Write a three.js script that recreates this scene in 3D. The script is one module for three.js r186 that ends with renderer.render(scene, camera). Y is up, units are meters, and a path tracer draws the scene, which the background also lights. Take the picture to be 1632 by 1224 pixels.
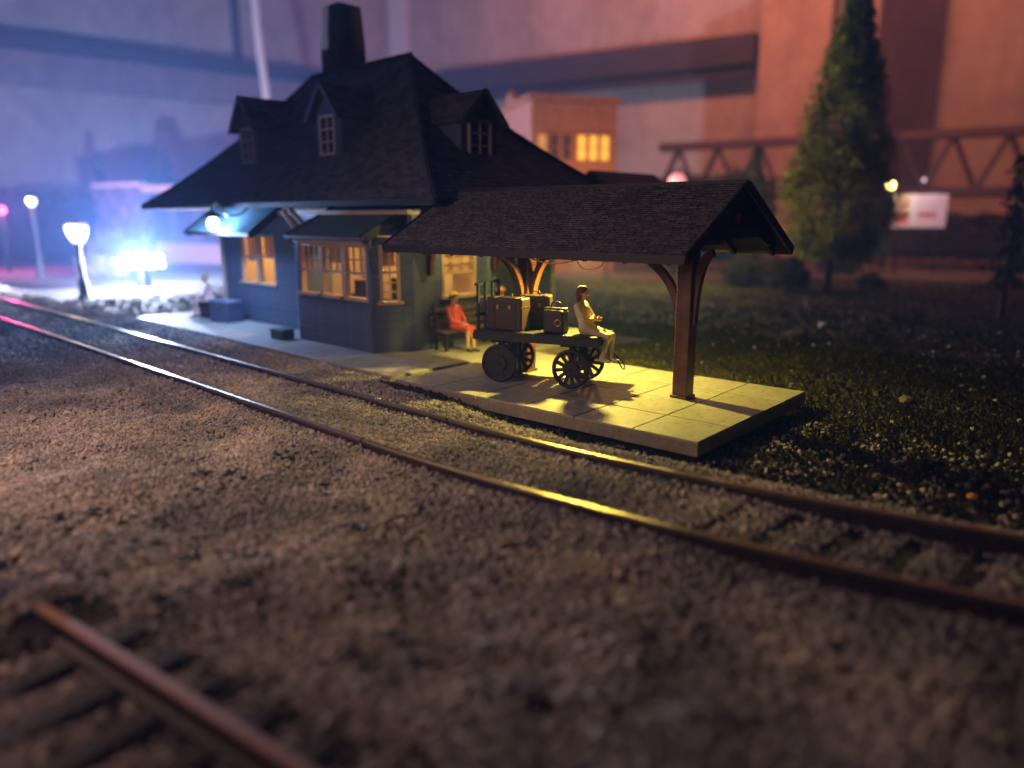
import * as THREE from 'three';
import { mergeGeometries } from 'three/addons/utils/BufferGeometryUtils.js';
import { RoundedBoxGeometry } from 'three/addons/geometries/RoundedBoxGeometry.js';
import { RectAreaLightUniformsLib } from 'three/addons/lights/RectAreaLightUniformsLib.js';
import { ImprovedNoise } from 'three/addons/math/ImprovedNoise.js';

// A model railway layout. One unit is one metre at the layout's own scale (a seated figure is 1.3 m tall).
// ------------------------------------------------------------------ camera, lights, exposure
const scene = new THREE.Scene();
scene.background = new THREE.Color(0x000000);
const camera = new THREE.PerspectiveCamera(54.05, 4 / 3, 0.05, 400);
camera.rotation.order = 'YXZ';
camera.position.set(0, 3.35, 0);
camera.rotation.set(THREE.MathUtils.degToRad(-12.53), THREE.MathUtils.degToRad(43.6), 0);
camera.focus = 12.4;
camera.userData.fStop = 0.15;
const renderer = new THREE.WebGLRenderer({ antialias: true });
renderer.toneMapping = THREE.LinearToneMapping;
renderer.toneMappingExposure = 1;
renderer.shadowMap.enabled = true;
RectAreaLightUniformsLib.init();

const FLARE_FOG = { color: [0.22, 0.42, 1], density: 0.0037 };  // blue fog standing in for the veil of lens flare
const LAMPS = {                       // colour, strength
  shelter: [[1, 0.76, 0.12], 105],     // yellow LED under the shelter roof
  station: [[1, 0.56, 0.16], 19],     // amber bulbs inside the station
  led: [[0.64, 0.72, 1], 3200],        // white-blue LED by the far track
  lantern: [[0.30, 0.50, 1], 62],      // LED lantern at the station corner, its blue standing in for lens flare
  street: [[1, 0.86, 0.6], 14],       // street lamps
  pink: [[1, 0.12, 0.42], 330],       // pink LED at the far left
  red: [[1, 0.25, 0.11], 50],        // red strip over the backdrop
  room: [[1, 0.60, 0.48], 15.5],      // warm panel lamp added to fill the foreground
};

// ------------------------------------------------------------------ helpers
let seed = 7;
const rnd = () => { seed = (seed * 1664525 + 1013904223) >>> 0; return seed / 4294967296; };
const rr = (a, b) => a + (b - a) * rnd();
const perlin = new ImprovedNoise();
const nz = (x, y, z = 0) => perlin.noise(x, y, z);
const fbm = (x, y, z = 0) => nz(x, y, z) + 0.5 * nz(2.1 * x + 7, 2.1 * y, z) + 0.25 * nz(4.3 * x, 4.3 * y + 3, z);
const sstep = (a, b, x) => { const t = Math.min(1, Math.max(0, (x - a) / (b - a))); return t * t * (3 - 2 * t); };
const lerp = (a, b, t) => a + (b - a) * t;
const V = (x, y, z) => new THREE.Vector3(x, y, z);

function texture(size, fn, srgb = true) {
  const data = new Uint8Array(size * size * 4);
  for (let j = 0; j < size; j++) for (let i = 0; i < size; i++) {
    const c = fn(i / size, j / size), k = 4 * (j * size + i);
    for (let q = 0; q < 3; q++) data[k + q] = Math.max(0, Math.min(255, 255 * (Array.isArray(c) ? c[q] : c)));
    data[k + 3] = 255;
  }
  const t = new THREE.DataTexture(data, size, size);
  t.wrapS = t.wrapT = THREE.RepeatWrapping; t.magFilter = t.minFilter = THREE.LinearFilter;
  if (srgb) t.colorSpace = THREE.SRGBColorSpace;
  t.needsUpdate = true;
  return t;
}
// noise that tiles: a torus walk through 3-D noise
const tile = (u, v, f, o = 0) => {
  const a = 2 * Math.PI * u, b = 2 * Math.PI * v;
  return nz(f * Math.cos(a) + o, f * Math.sin(a) + 3 * o, f * Math.cos(b)) * 0.6 + nz(f * Math.sin(b) + 11 + o, f * Math.cos(a) - 5, f * Math.sin(a)) * 0.6;
};
const soft = texture(256, (u, v) => 0.80 + 0.10 * tile(u, v, 1.2) + 0.09 * tile(u, v, 5, 4) + 0.05 * (rnd() - 0.5));
const paving = texture(512, (u, v) => { const p = tile(u, v, 14, 6), q = tile(u, v, 3, 9); return 0.82 + 0.09 * tile(u, v, 1.2) + 0.07 * tile(u, v, 7, 4) - (p > 0.42 ? 0.25 * (p - 0.42) * 3 : 0) - (q > 0.3 ? 0.35 * (q - 0.3) : 0) + 0.06 * (rnd() - 0.5); });
const speckle = texture(256, (u, v) => 0.5 + 0.34 * tile(u, v, 2) + 0.3 * tile(u, v, 9, 4) + 0.22 * (rnd() - 0.5));
const relief = texture(256, (u, v) => 0.5 + 0.4 * tile(u, v, 6, 2) + 0.4 * tile(u, v, 20, 8), false);
const grain = texture(256, (u, v) => 0.62 + 0.2 * tile(u * 1, v * 1, 1.5, 3) + 0.22 * nz(u * 3, Math.sin(2 * Math.PI * v) * 26, Math.cos(2 * Math.PI * v) * 26) + 0.06 * (rnd() - 0.5));
const rep = (t, n) => { const c = t.clone(); c.repeat.set(n, n); c.needsUpdate = true; return c; };

function mat(r, g, b, o = {}) {
  const p = o.physical || o.transmission || o.clearcoat || o.sheen ? new THREE.MeshPhysicalMaterial() : new THREE.MeshStandardMaterial();
  p.color.setRGB(r, g, b);
  p.roughness = 0.8; p.metalness = 0;
  for (const [k, v] of Object.entries(o)) if (k !== 'physical' && k !== 'emit') p[k] = v;
  if (o.emit) { p.emissive.setRGB(...o.emit); p.emissiveIntensity = 1; }
  return p;
}
// uv in metres, from the largest axis of each face
function metreUV(g) {
  const n = g.index ? g.toNonIndexed() : g, p = n.attributes.position, uv = new Float32Array(p.count * 2), a = V(), b = V(), c = V();
  for (let i = 0; i < p.count; i += 3) {
    a.fromBufferAttribute(p, i); b.fromBufferAttribute(p, i + 1); c.fromBufferAttribute(p, i + 2);
    const m = b.clone().sub(a).cross(c.clone().sub(a)), ax = Math.abs(m.x), ay = Math.abs(m.y), az = Math.abs(m.z);
    [a, b, c].forEach((q, k) => {
      const w = ax >= ay && ax >= az ? [q.z, q.y] : ay >= az ? [q.x, q.z] : [q.x, q.y];
      uv[2 * (i + k)] = w[0]; uv[2 * (i + k) + 1] = w[1];
    });
  }
  n.setAttribute('uv', new THREE.BufferAttribute(uv, 2));
  return n;
}
const clean = (g) => { const n = g.index ? g.toNonIndexed() : g; for (const k of Object.keys(n.attributes)) if (!['position', 'normal', 'uv'].includes(k)) n.deleteAttribute(k); if (!n.attributes.uv) n.setAttribute('uv', new THREE.BufferAttribute(new Float32Array(n.attributes.position.count * 2), 2)); return n; };
const join = (list) => mergeGeometries(list.map(clean));
const box = (w, h, d, x = 0, y = 0, z = 0) => metreUV(new THREE.BoxGeometry(w, h, d).translate(x, y, z));
const rbox = (w, h, d, x = 0, y = 0, z = 0, r = 0.02) => metreUV(new RoundedBoxGeometry(w, h, d, 2, r).translate(x, y, z));
const cyl = (r0, r1, h, x = 0, y = 0, z = 0, n = 16) => new THREE.CylinderGeometry(r1, r0, h, n).translate(x, y, z);
function bar(a, b, w, d = w) {           // a square bar between two points
  const A = V(...a), B = V(...b), L = A.distanceTo(B);
  const g = new THREE.BoxGeometry(w, L, d);
  g.applyQuaternion(new THREE.Quaternion().setFromUnitVectors(V(0, 1, 0), B.clone().sub(A).normalize()));
  return metreUV(g.translate((A.x + B.x) / 2, (A.y + B.y) / 2, (A.z + B.z) / 2));
}
function rod(a, b, r0, r1 = r0, n = 8) {
  const A = V(...a), B = V(...b), L = A.distanceTo(B);
  const g = new THREE.CylinderGeometry(r1, r0, L, n);
  g.applyQuaternion(new THREE.Quaternion().setFromUnitVectors(V(0, 1, 0), B.clone().sub(A).normalize()));
  return g.translate((A.x + B.x) / 2, (A.y + B.y) / 2, (A.z + B.z) / 2);
}
const wire = (pts, r, seg = 32) => new THREE.TubeGeometry(new THREE.CatmullRomCurve3(pts.map((p) => V(...p))), seg, r, 6);

const names = new Map();
const numbered = (n) => { const k = names.get(n) ?? 0; names.set(n, k + 1); return k ? `${n}_${String(k).padStart(3, '0')}` : n; };
function shade(o) { o.castShadow = o.receiveShadow = true; return o; }
function thing(name, label, category, [x, y, z] = [0, 0, 0], turn = 0, group) {
  const o = new THREE.Group(); o.name = numbered(name); scene.add(o);
  o.position.set(x, y, z); o.rotation.y = turn; o.userData = { label, category };
  if (group) o.userData.group = group;
  return o;
}
function part(parent, name, geometry, material, label) {
  const m = shade(new THREE.Mesh(geometry, material)); m.name = name; parent.add(m);
  if (label) m.userData.label = label;
  return m;
}
function holder(parent, name, [x, y, z] = [0, 0, 0], turn = 0) {
  const o = new THREE.Group(); o.name = name; o.position.set(x, y, z); o.rotation.y = turn; parent.add(o); return o;
}
function structure(name, geometry, material) {
  const m = shade(new THREE.Mesh(geometry, material)); m.name = numbered(name); m.userData = { kind: 'structure' }; scene.add(m); return m;
}
function solo(name, label, category, geometry, material, pos = [0, 0, 0], turn = 0, group) {
  const m = shade(new THREE.Mesh(geometry, material)); m.name = numbered(name); m.position.set(...pos); m.rotation.y = turn;
  m.userData = { label, category }; if (group) m.userData.group = group; scene.add(m); return m;
}
function point(parent, [x, y, z], [color, strength], size = 0.05) {
  const l = new THREE.PointLight(new THREE.Color().setRGB(...color), strength, 0, 2);
  l.position.set(x, y, z); l.castShadow = true; l.shadow.radius = size / 0.02; parent.add(l); return l;
}

// ------------------------------------------------------------------ materials
const M = {
  concrete: [0.0, 0.05, -0.04, 0.03].map((k) => mat(0.50 + k, 0.48 + k, 0.40 + k, { map: rep(paving, 0.53), bumpMap: relief, bumpScale: 0.003, roughness: 0.6 })),
  slab: mat(0.40, 0.35, 0.27, { map: rep(soft, 0.5), bumpMap: relief, bumpScale: 0.008, roughness: 0.75 }),
  siding: [0, 0.012, -0.01].map((k) => mat(0.13 + k, 0.17 + k, 0.26 + k, { map: rep(soft, 0.8), roughness: 0.55, bumpMap: relief, bumpScale: 0.002 })),
  sidingBack: mat(0.08, 0.11, 0.17, { roughness: 0.8 }),
  trim: mat(0.30, 0.20, 0.12, { roughness: 0.5, map: rep(grain, 1) }),
  paleTrim: mat(0.42, 0.36, 0.34, { roughness: 0.55 }),
  sash: mat(0.46, 0.33, 0.19, { roughness: 0.5 }),
  brown: mat(0.30, 0.10, 0.032, { roughness: 0.38, map: rep(grain, 1), bumpMap: relief, bumpScale: 0.003 }),
  black: mat(0.016, 0.016, 0.018, { roughness: 0.55 }),
  blackWood: mat(0.028, 0.026, 0.026, { roughness: 0.6, map: rep(grain, 1.5) }),
  shingle: mat(0.10, 0.10, 0.108, { roughness: 0.62, vertexColors: true }),
  shingleWarm: mat(0.115, 0.106, 0.10, { roughness: 0.58, vertexColors: true }),
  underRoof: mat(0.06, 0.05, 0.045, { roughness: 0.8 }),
  teal: mat(0.17, 0.27, 0.30, { roughness: 0.34, metalness: 0.3 }),
  glass: mat(1, 1, 1, { transmission: 1, thickness: 0, roughness: 0.02, ior: 1.45 }),
  blind: mat(0.62, 0.46, 0.26, { transmission: 0.45, thickness: 0, roughness: 1 }),
  plaster: mat(0.62, 0.50, 0.36, { roughness: 0.9 }),
  floorWood: mat(0.26, 0.16, 0.09, { roughness: 0.6, map: rep(grain, 1) }),
  brick: mat(0.44, 0.16, 0.065, { roughness: 0.85, map: rep(soft, 0.4) }),
  rail: mat(0.34, 0.28, 0.18, { metalness: 0.9, roughness: 0.33, bumpMap: rep(relief, 4), bumpScale: 0.001 }),
  railSide: mat(0.11, 0.06, 0.038, { roughness: 0.7, map: rep(speckle, 2) }),
  tie: mat(0.022, 0.018, 0.016, { roughness: 0.75, map: rep(grain, 1) }),
  leather: mat(0.036, 0.015, 0.011, { roughness: 0.5, bumpMap: relief, bumpScale: 0.003 }),
  leatherDark: mat(0.04, 0.016, 0.012, { roughness: 0.45, bumpMap: relief, bumpScale: 0.003 }),
  brass: mat(0.6, 0.45, 0.2, { metalness: 1, roughness: 0.3 }),
  bench: mat(0.36, 0.23, 0.11, { roughness: 0.5, map: rep(grain, 1) }),
  paint: mat(0.50, 0.46, 0.43, { roughness: 0.85, map: rep(soft, 0.03) }),
  shelf: mat(0.045, 0.028, 0.022, { roughness: 0.7, map: rep(grain, 0.1) }),
  girder: mat(0.06, 0.024, 0.018, { roughness: 0.6 }),
  white: mat(0.75, 0.73, 0.70, { roughness: 0.6 }),
};

// ------------------------------------------------------------------ the room: two walls that meet behind the layout
const CABLE = [[-62.2, 22.8, -34.4], [-61.5, 19.3, -34.0], [-60.8, 16.2, -33.8], [-60.0, 13.2, -33.6], [-59.2, 9.2, -33.1]];
const K = V(-73.57, 0, -57.25), dirR = V(0.97593, 0, -0.21811), dirL = V(-0.13921, 0, 0.99027);
const inR = V(0.21811, 0, 0.97593), inL = V(0.99027, 0, 0.13921);        // towards the room
// a box lying along a wall: s metres along it from the corner, y heights, out metres into the room
function wallBox(dir, inward, s0, s1, y0, y1, o0, o1) {
  const m = new THREE.Matrix4().makeBasis(dir === dirR ? dir : dir.clone().negate(), V(0, 1, 0), inward);
  m.setPosition(K.clone().addScaledVector(dir, (s0 + s1) / 2).addScaledVector(inward, (o0 + o1) / 2).add(V(0, (y0 + y1) / 2, 0)));
  return metreUV(box(s1 - s0, y1 - y0, o1 - o0).applyMatrix4(m));
}
structure('wall_right', wallBox(dirR, inR, -1, 110, -4, 44, -1, 0), M.paint);
structure('wall_left', wallBox(dirL, inL, 0, 90, -4, 44, -1, 0), M.paint);
// pieces fixed to the walls
solo('wall_shelf', 'long dark brown shelf board high on the wall behind the brick building', 'shelf', join([wallBox(dirR, inR, 8, 41.6, 16.2, 18.6, 0, 2.6), wallBox(dirR, inR, 8, 41.6, 15.3, 16.1, 1.2, 1.9)]), M.shelf);
solo('wall_shelf', 'dark shelf board running along the wall over the street lamps', 'shelf', wallBox(dirL, inL, 3, 70, 17.4, 18.6, 0, 1.6), M.shelf);
solo('wall_panel', 'broad dull panel on the wall under the left shelf board', 'panel', wallBox(dirL, inL, 3, 70, 14.4, 17.3, 0, 0.5), mat(0.30, 0.25, 0.26, { roughness: 0.8, map: rep(soft, 0.1) }));
solo('wall_column', 'pale square column against the wall left of the tall conifer', 'column', wallBox(dirR, inR, 42, 47.6, -3, 44, 0, 2.2), mat(0.56, 0.48, 0.45, { roughness: 0.8, map: rep(soft, 0.08) }));
solo('wall_strip', 'dark brown upright strip on the wall right of the tall conifer', 'post', wallBox(dirR, inR, 51, 55.6, -3, 44, 0, 0.8), mat(0.085, 0.045, 0.03, { roughness: 0.75, map: rep(grain, 0.1) }));  // plain dark brown strip raised off the wall
solo('wall_panel', 'pale upright strip in the corner of the room above the station', 'panel', wallBox(dirR, inR, 0.2, 2.6, 6, 44, 0, 0.6), mat(0.55, 0.58, 0.66, { roughness: 0.6 }));
solo('cable', 'white cable hanging down the wall above the station roof', 'cable', wire(CABLE, 0.34, 24), M.white);
solo('strap', 'dark strip on the wall beside the white cable', 'strap', wallBox(dirL, inL, 17.3, 18.1, 18.65, 36, 0, 0.3), M.shelf);  // narrow dark strip on the wall, above the shelf board

// ------------------------------------------------------------------ the ground
const zTrack = (x) => -6.6 - (x > -8 ? 0.019 * (x + 8) ** 2 : 0);
const zTrack2 = (x) => -0.87 - 0.15 * (x + 4.5);
function height(x, z) {
  const d = Math.abs(z - zTrack(x)), d2 = Math.abs(z - zTrack2(x));
  let h = 0.02 + 0.05 * fbm(x * 0.35, z * 0.35);
  const full = lerp(0.235, 0.135, sstep(-4.2, -2.2, x));
  h = lerp(h, full + 0.03 * nz(x * 1.3, z * 1.3, 5), 1 - sstep(1.15, 2.1, d));
  if (z > zTrack(x)) h = lerp(h, 0.15 + 0.10 * fbm(x * 0.6, z * 0.6, 3) + 0.03 * nz(x * 2.4, z * 2.4, 3), sstep(0.95, 1.9, d));
  if (d2 < 1.7 && z > -4) h = lerp(h, 0.095 + 0.02 * nz(x * 2, z * 2, 9), 1 - sstep(0.9, 1.7, d2));
  // stones piled against the platforms
  const f = (z < -7.5 && z > -9.6) ? 1 - sstep(-10.4, -7.6, x) : 0;
  h = Math.max(h, lerp(h, 0.27 + 0.03 * nz(x * 1.7, z * 1.7, 2), f * (1 - sstep(0.3, 0.9, Math.abs(z + 8.25))) * sstep(-60, -40, x)));
  if (z < -9.6 && x > -24.6 && x < -4.6 && z > -13.2) h = Math.min(h, 0.06);
  if (x > -8 && x < -4.6 && z < -8.6 && z > -13.2) h = Math.min(h, 0.03);
  h = Math.max(h, 0.42 * Math.exp(-((x + 6.7) ** 2 + (z + 1.45) ** 2) / 0.3));        // the heap in which the near rail ends
  return h;
}
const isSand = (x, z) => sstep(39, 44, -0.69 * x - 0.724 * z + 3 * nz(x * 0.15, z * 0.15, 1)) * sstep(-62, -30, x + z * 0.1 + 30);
const isStone = (x, z) => {
  const d = z - zTrack(x);
  if (d > -1.75 + 0.35 * nz(x * 0.9, z * 0.9)) return 1;
  if (x < -11.5 && z > -9 + 0.4 * nz(x, z)) return 1;
  return 0;
};
{
  const line = (list) => { const out = []; for (const [a, b, s] of list) for (let q = a; q < b - 1e-6; q += s) out.push(q); out.push(list.at(-1)[1]); return out; };
  const xs = line([[-130, -42, 4], [-42, -26, 0.8], [-26, 3, 0.16], [3, 40, 4]]), zs = line([[-110, -42, 4], [-42, -15, 0.6], [-15, 2, 0.16], [2, 14, 3]]);
  const pos = [], col = [], uv = [], idx = [];
  for (const z of zs) for (const x of xs) {
    pos.push(x, height(x, z), z); uv.push(x, z);
    const st = isStone(x, z), sand = isSand(x, z), k = 1 + 0.35 * fbm(x * 0.8, z * 0.8, 6);
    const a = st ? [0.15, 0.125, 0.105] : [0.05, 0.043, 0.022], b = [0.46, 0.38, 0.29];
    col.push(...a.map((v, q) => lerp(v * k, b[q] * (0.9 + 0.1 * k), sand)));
  }
  for (let j = 0; j < zs.length - 1; j++) for (let i = 0; i < xs.length - 1; i++) { const a = j * xs.length + i, b = a + xs.length; idx.push(a, b, a + 1, b, b + 1, a + 1); }
  const g = new THREE.BufferGeometry();
  g.setAttribute('position', new THREE.Float32BufferAttribute(pos, 3)); g.setAttribute('color', new THREE.Float32BufferAttribute(col, 3)); g.setAttribute('uv', new THREE.Float32BufferAttribute(uv, 2));
  g.setIndex(idx); g.computeVertexNormals();
  structure('ground', g, mat(1, 1, 1, { vertexColors: true, roughness: 0.95, map: rep(speckle, 0.9), bumpMap: rep(relief, 1.3), bumpScale: 0.03 }));
}

// ------------------------------------------------------------------ stones and ground scatter
function rockShape(k) {
  const g = new THREE.IcosahedronGeometry(1, 0), p = g.attributes.position, s = new Map();
  for (let i = 0; i < p.count; i++) {
    const key = [p.getX(i), p.getY(i), p.getZ(i)].map((q) => q.toFixed(3)).join();
    if (!s.has(key)) s.set(key, rr(0.72, 1.2));
    const f = s.get(key); p.setXYZ(i, p.getX(i) * f, p.getY(i) * f * 0.8, p.getZ(i) * f);
  }
  g.computeVertexNormals();
  return g;
}
function scatter(name, label, category, geometry, material, list) {   // list of [x, y, z, size, [r, g, b]]
  const o = new THREE.InstancedMesh(geometry, material, list.length), q = new THREE.Quaternion(), e = new THREE.Euler(), m = new THREE.Matrix4(), c = new THREE.Color();
  list.forEach(([x, y, z, s, rgb, flat], i) => {
    q.setFromEuler(flat ? e.set(rr(-0.3, 0.3), rr(0, 6.3), rr(-0.3, 0.3)) : e.set(rr(0, 6.3), rr(0, 6.3), rr(0, 6.3)));
    m.compose(V(x, y, z), q, V(s * rr(0.8, 1.25), s * rr(0.8, 1.2), s * rr(0.8, 1.25)));
    o.setMatrixAt(i, m); o.setColorAt(i, c.setRGB(...rgb));
  });
  shade(o); o.name = name; o.userData = { label, category, kind: 'stuff' }; scene.add(o);
}
const inBox = (x, z, x0, x1, z0, z1) => x > x0 && x < x1 && z > z0 && z < z1;
const slabFree = (x, z) => { const dx = x + 8.186, dz = z + 10.73, lx = dx * 0.99875 - dz * 0.05, lz = dx * 0.05 + dz * 0.99875; return !(Math.abs(lx) < 3.16 && Math.abs(lz) < 2.04) && !inBox(x, z, -24.3, -11.45, -17.8, -8.66); };
{
  const list = [], bare = [];
  const stone = (x = 0, z = 0) => { const f = fbm(x * 0.7, z * 0.7, 21), k = rr(0.55, 1.25) * Math.max(0.3, 1 + 0.55 * f), w = rr(-0.03, 0.03) + 0.03 * f; return [(0.37 + w) * k, 0.335 * k, (0.295 - w) * k]; };
  const put = (x, z, s) => list.push([x, height(x, z) + s * rr(-0.2, 0.7), z, s, stone(x, z)]);
  for (const [x0, x1, z0, z1, per, s] of [[-13, 2.5, -9.4, -0.2, 1350, 0.0255], [-20, -13, -9.4, -2.5, 760, 0.031], [-32, -20, -10, -2.5, 260, 0.046], [-46, -32, -16, -3, 60, 0.075]]) {
    const n = Math.round((x1 - x0) * (z1 - z0) * per);
    for (let i = 0; i < n; i++) {
      const x = rr(x0, x1), z = rr(z0, z1);
      if (!isStone(x, z) || !slabFree(x, z)) continue;
      const d = Math.abs(z - zTrack(x));
      if (Math.abs(d - 0.78) < 0.06) continue;
      if (x > -2.9 && d < 0.7 && rnd() < 0.35) continue;
      const d2 = Math.abs(z - zTrack2(x)), ph = (b) => Math.abs(((x - b) / 0.56 + 1000.5) % 1 - 0.5) * 0.56;
      if (x > -3.6 && d < 0.64 && ph(-61.8) < 0.1 && rnd() < 0.93) continue;
      if (d2 < 1.3 && ph(-10.8) < 0.14 && rnd() < 0.97) continue;
      if (Math.abs(d2 - 0.78) < 0.07 && x > -6.3) continue;
      put(x, z, s * (rnd() < 0.04 ? rr(1.4, 2) : rr(0.6, 1.3)));
    }
  }
  for (let i = 0; i < 230; i++) {      // dark cinders in loose clusters
    const a = rr(-9, 1.5), b = rr(-5.4, -1);
    for (let k = 0; k < 1 + 5 * rnd() * rnd() * 4; k++) { const x = a + rr(-0.14, 0.14), z = b + rr(-0.14, 0.14), q = rr(0.5, 1.6); if (Math.abs(Math.abs(z - zTrack(x)) - 0.78) > 0.1) list.push([x, height(x, z) + 0.015, z, rr(0.025, 0.06), [0.022 * q, 0.018 * q, 0.015 * q]]); }
  }
  // stones strewn over the dark flock right of the platform
  for (let i = 0; i < 9000; i++) {
    const x = rr(-8, 1.5), z = -8.3 - Math.abs(rr(-1, 1) * rr(0, 1)) * 5.2;
    if (!slabFree(x, z)) continue;
    if (fbm(x * 1.4, z * 1.4, 8) + rr(-0.3, 0.3) < 0.12) continue;
    put(x, z, rr(0.02, 0.045));
  }
  for (let i = 0; i < 700; i++) { const x = rr(-14, 4), z = rr(-34, -10); if (slabFree(x, z)) put(x, z, rr(0.025, 0.06)); }
  scatter('track_gravel', 'pale grey stone ballast round the tracks and platforms', 'gravel', rockShape(), mat(1, 1, 1, { roughness: 0.85 }), list);
  // dark flock
  const tuft = join([0, 1, 2, 3, 4].map((k) => { const g = new THREE.ConeGeometry(0.34, rr(0.7, 1.3), 3, 1); g.rotateX(rr(-0.9, 0.9)); g.rotateZ(rr(-0.9, 0.9)); return g.translate(rr(-0.5, 0.5), rr(0.1, 0.45), rr(-0.5, 0.5)); }));
  const flock = [];
  for (let i = 0; i < 70000; i++) {
    const far = rnd() < 0.45, x = far ? rr(-34, 9) : rr(-15, 3), z = far ? rr(-44, -9) : rr(-20, -8.2), k = rr(0.5, 1.5);
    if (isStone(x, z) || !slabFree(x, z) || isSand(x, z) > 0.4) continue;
    const p = fbm(x * 0.5, z * 0.5, 12);
    flock.push([x, height(x, z), z, rr(0.03, 0.085) * (far ? 1.5 : 1) * (1 + Math.max(0, p)), p > 0 ? [0.085 * k, 0.078 * k, 0.022 * k] : [0.050 * k, 0.042 * k, 0.022 * k], true]);
  }
  scatter('ground_flock', 'dark green and brown scenic flock beyond the platform', 'grass', tuft, mat(1, 1, 1, { roughness: 1 }), flock);
}
// single larger stones and debris one can pick out
[[-8.6, -20.6, 0.28, 'pale angular rock lying in the dark flock behind the shelter post', [0.20, 0.17, 0.13], 1.9], [-9.0, -23.4, 0.16, 'small pale stone in the flock below the sign', [0.45, 0.34, 0.24], 1], [-1.9, -10.1, 0.07, 'orange pebble in the gravel at the right edge', [0.7, 0.33, 0.09], 1], [-4.0, -14.6, 0.13, 'olive pebble alone in the dark flock right of the platform', [0.22, 0.22, 0.12], 1.5]].forEach(([x, z, s, label, c, st]) => {
  const g = rockShape(); g.scale(s * st, s * 0.8, s);
  solo('stone', label, 'stone', metreUV(g), mat(...c, { roughness: 0.9 }), [x, height(x, z) + 0.4 * s, z], rr(0, 3));
});

// ------------------------------------------------------------------ tracks
function ribbon(f, x0, x1, n, off, profile) {      // sweep a closed profile [lateral, y] along the track line f
  const pos = [], idx = [], uv = [], m = profile.length;
  for (let i = 0; i <= n; i++) {
    const x = lerp(x0, x1, i / n), z = f(x), dz = (f(x + 0.01) - f(x - 0.01)) / 0.02, L = Math.hypot(1, dz), nx = -dz / L, nzz = 1 / L;
    profile.forEach(([a, y]) => { pos.push(x + nx * (off + a), y, z + nzz * (off + a)); uv.push(x, y + a); });
  }
  for (let i = 0; i < n; i++) for (let k = 0; k < m; k++) { const a = i * m + k, b = i * m + (k + 1) % m, c = a + m, d = b + m; idx.push(a, b, c, b, d, c); }
  const g = new THREE.BufferGeometry();
  g.setAttribute('position', new THREE.Float32BufferAttribute(pos, 3)); g.setAttribute('uv', new THREE.Float32BufferAttribute(uv, 2)); g.setIndex(idx);
  const h = g.toNonIndexed(); h.computeVertexNormals(); return h;
}
const railStart = (x0) => (x0 === -11 ? -6.5 : x0);      // the near track's rails are buried further left
function track(name, label, f, x0, x1, joint, spacing, head = M.rail) {
  const t = thing(name, label, 'track'), xr = railStart(x0);
  for (const off of [0.78, -0.78]) {
    const runs = joint ? [[xr, joint + (off < 0 ? 0.02 : 0)], [joint + 0.035 + (off < 0 ? 0.02 : 0), x1]] : [[xr, x1]];
    for (const [a, b] of runs) {
      const n = Math.max(40, Math.round((b - a) / 0.4));
      const r = part(t, 'rail', ribbon(f, a, b, n, off, [[-0.085, 0.15], [-0.075, 0.175], [-0.022, 0.19], [-0.022, 0.30], [0.022, 0.30], [0.022, 0.19], [0.075, 0.175], [0.085, 0.15]].reverse()), M.railSide);
      part(r, 'rail_head', ribbon(f, a, b, n, off, [[-0.043, 0.302], [-0.045, 0.335], [-0.030, 0.35], [0.030, 0.35], [0.045, 0.335], [0.043, 0.302]].reverse()), head);
    }
    if (joint) part(t, 'rail_joiner', box(0.34, 0.05, 0.13, joint + 0.03, 0.2, f(joint) + off), M.rail);
  }
  const tg = metreUV(new RoundedBoxGeometry(0.22, 0.14, 2.5, 1, 0.015));
  for (let x = x0 + 0.2; x < x1; x += spacing) {
    const m = part(t, 'tie', tg, M.tie); m.position.set(x + rr(-0.02, 0.02), 0.079, f(x)); m.rotation.y = -Math.atan((f(x + 0.1) - f(x - 0.1)) / 0.2) + rr(-0.02, 0.02);
  }
  return t;
}
track('railway_track', 'track of two shiny rails running past the station platforms', zTrack, -62, 3, -8.4, 0.56);
track('railway_track', 'track in the blurred near left corner, warm light put into its rail colour', zTrack2, -11, 2, 0, 0.56, mat(0.40, 0.16, 0.06, { roughness: 0.6, map: rep(soft, 2) }));  // orange rail heads: warm light on the rails put into the colour

// ------------------------------------------------------------------ platforms
const P = 0.35;                                    // top of the platforms
function platform(t, nx, nzz, w, d, skip) {
  part(t, 'slab', rbox(w, 0.19, d, 0, P - 0.125, 0, 0.012), M.slab);
  const a = w / nx, b = d / nzz, variants = [0, 1, 2].map((k) => rbox(a - 0.022, 0.05, b - 0.022, 0, 0, 0, 0.008));
  for (let i = 0; i < nx; i++) for (let j = 0; j < nzz; j++) {
    if (skip && skip(i, j)) continue;
    const m = part(t, 'tile', variants[(i + j) % 3], M.concrete[Math.floor(rnd() * 4)]); m.rotation.x = rr(-0.003, 0.003); m.rotation.z = rr(-0.003, 0.003);
    m.position.set(-w / 2 + a * (i + 0.5), P - 0.025 + rr(-0.002, 0.002), -d / 2 + b * (j + 0.5)); m.rotation.y = Math.floor(rnd() * 2) * Math.PI;
  }
}
const SH = V(-8.186, 0, -10.73);
const pf = thing('platform', 'tiled concrete platform under the open shelter', 'platform', [SH.x, 0, SH.z], 0.05);
platform(pf, 6, 4, 6.28, 4.04);
const ps = thing('platform', 'long concrete platform carrying the station', 'platform', [-17.85, 0, -12.2], 0);
platform(ps, 12, 7, 12.72, 7.08, (i, j) => i > 1 && i < 10 && j < 4);

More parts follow.
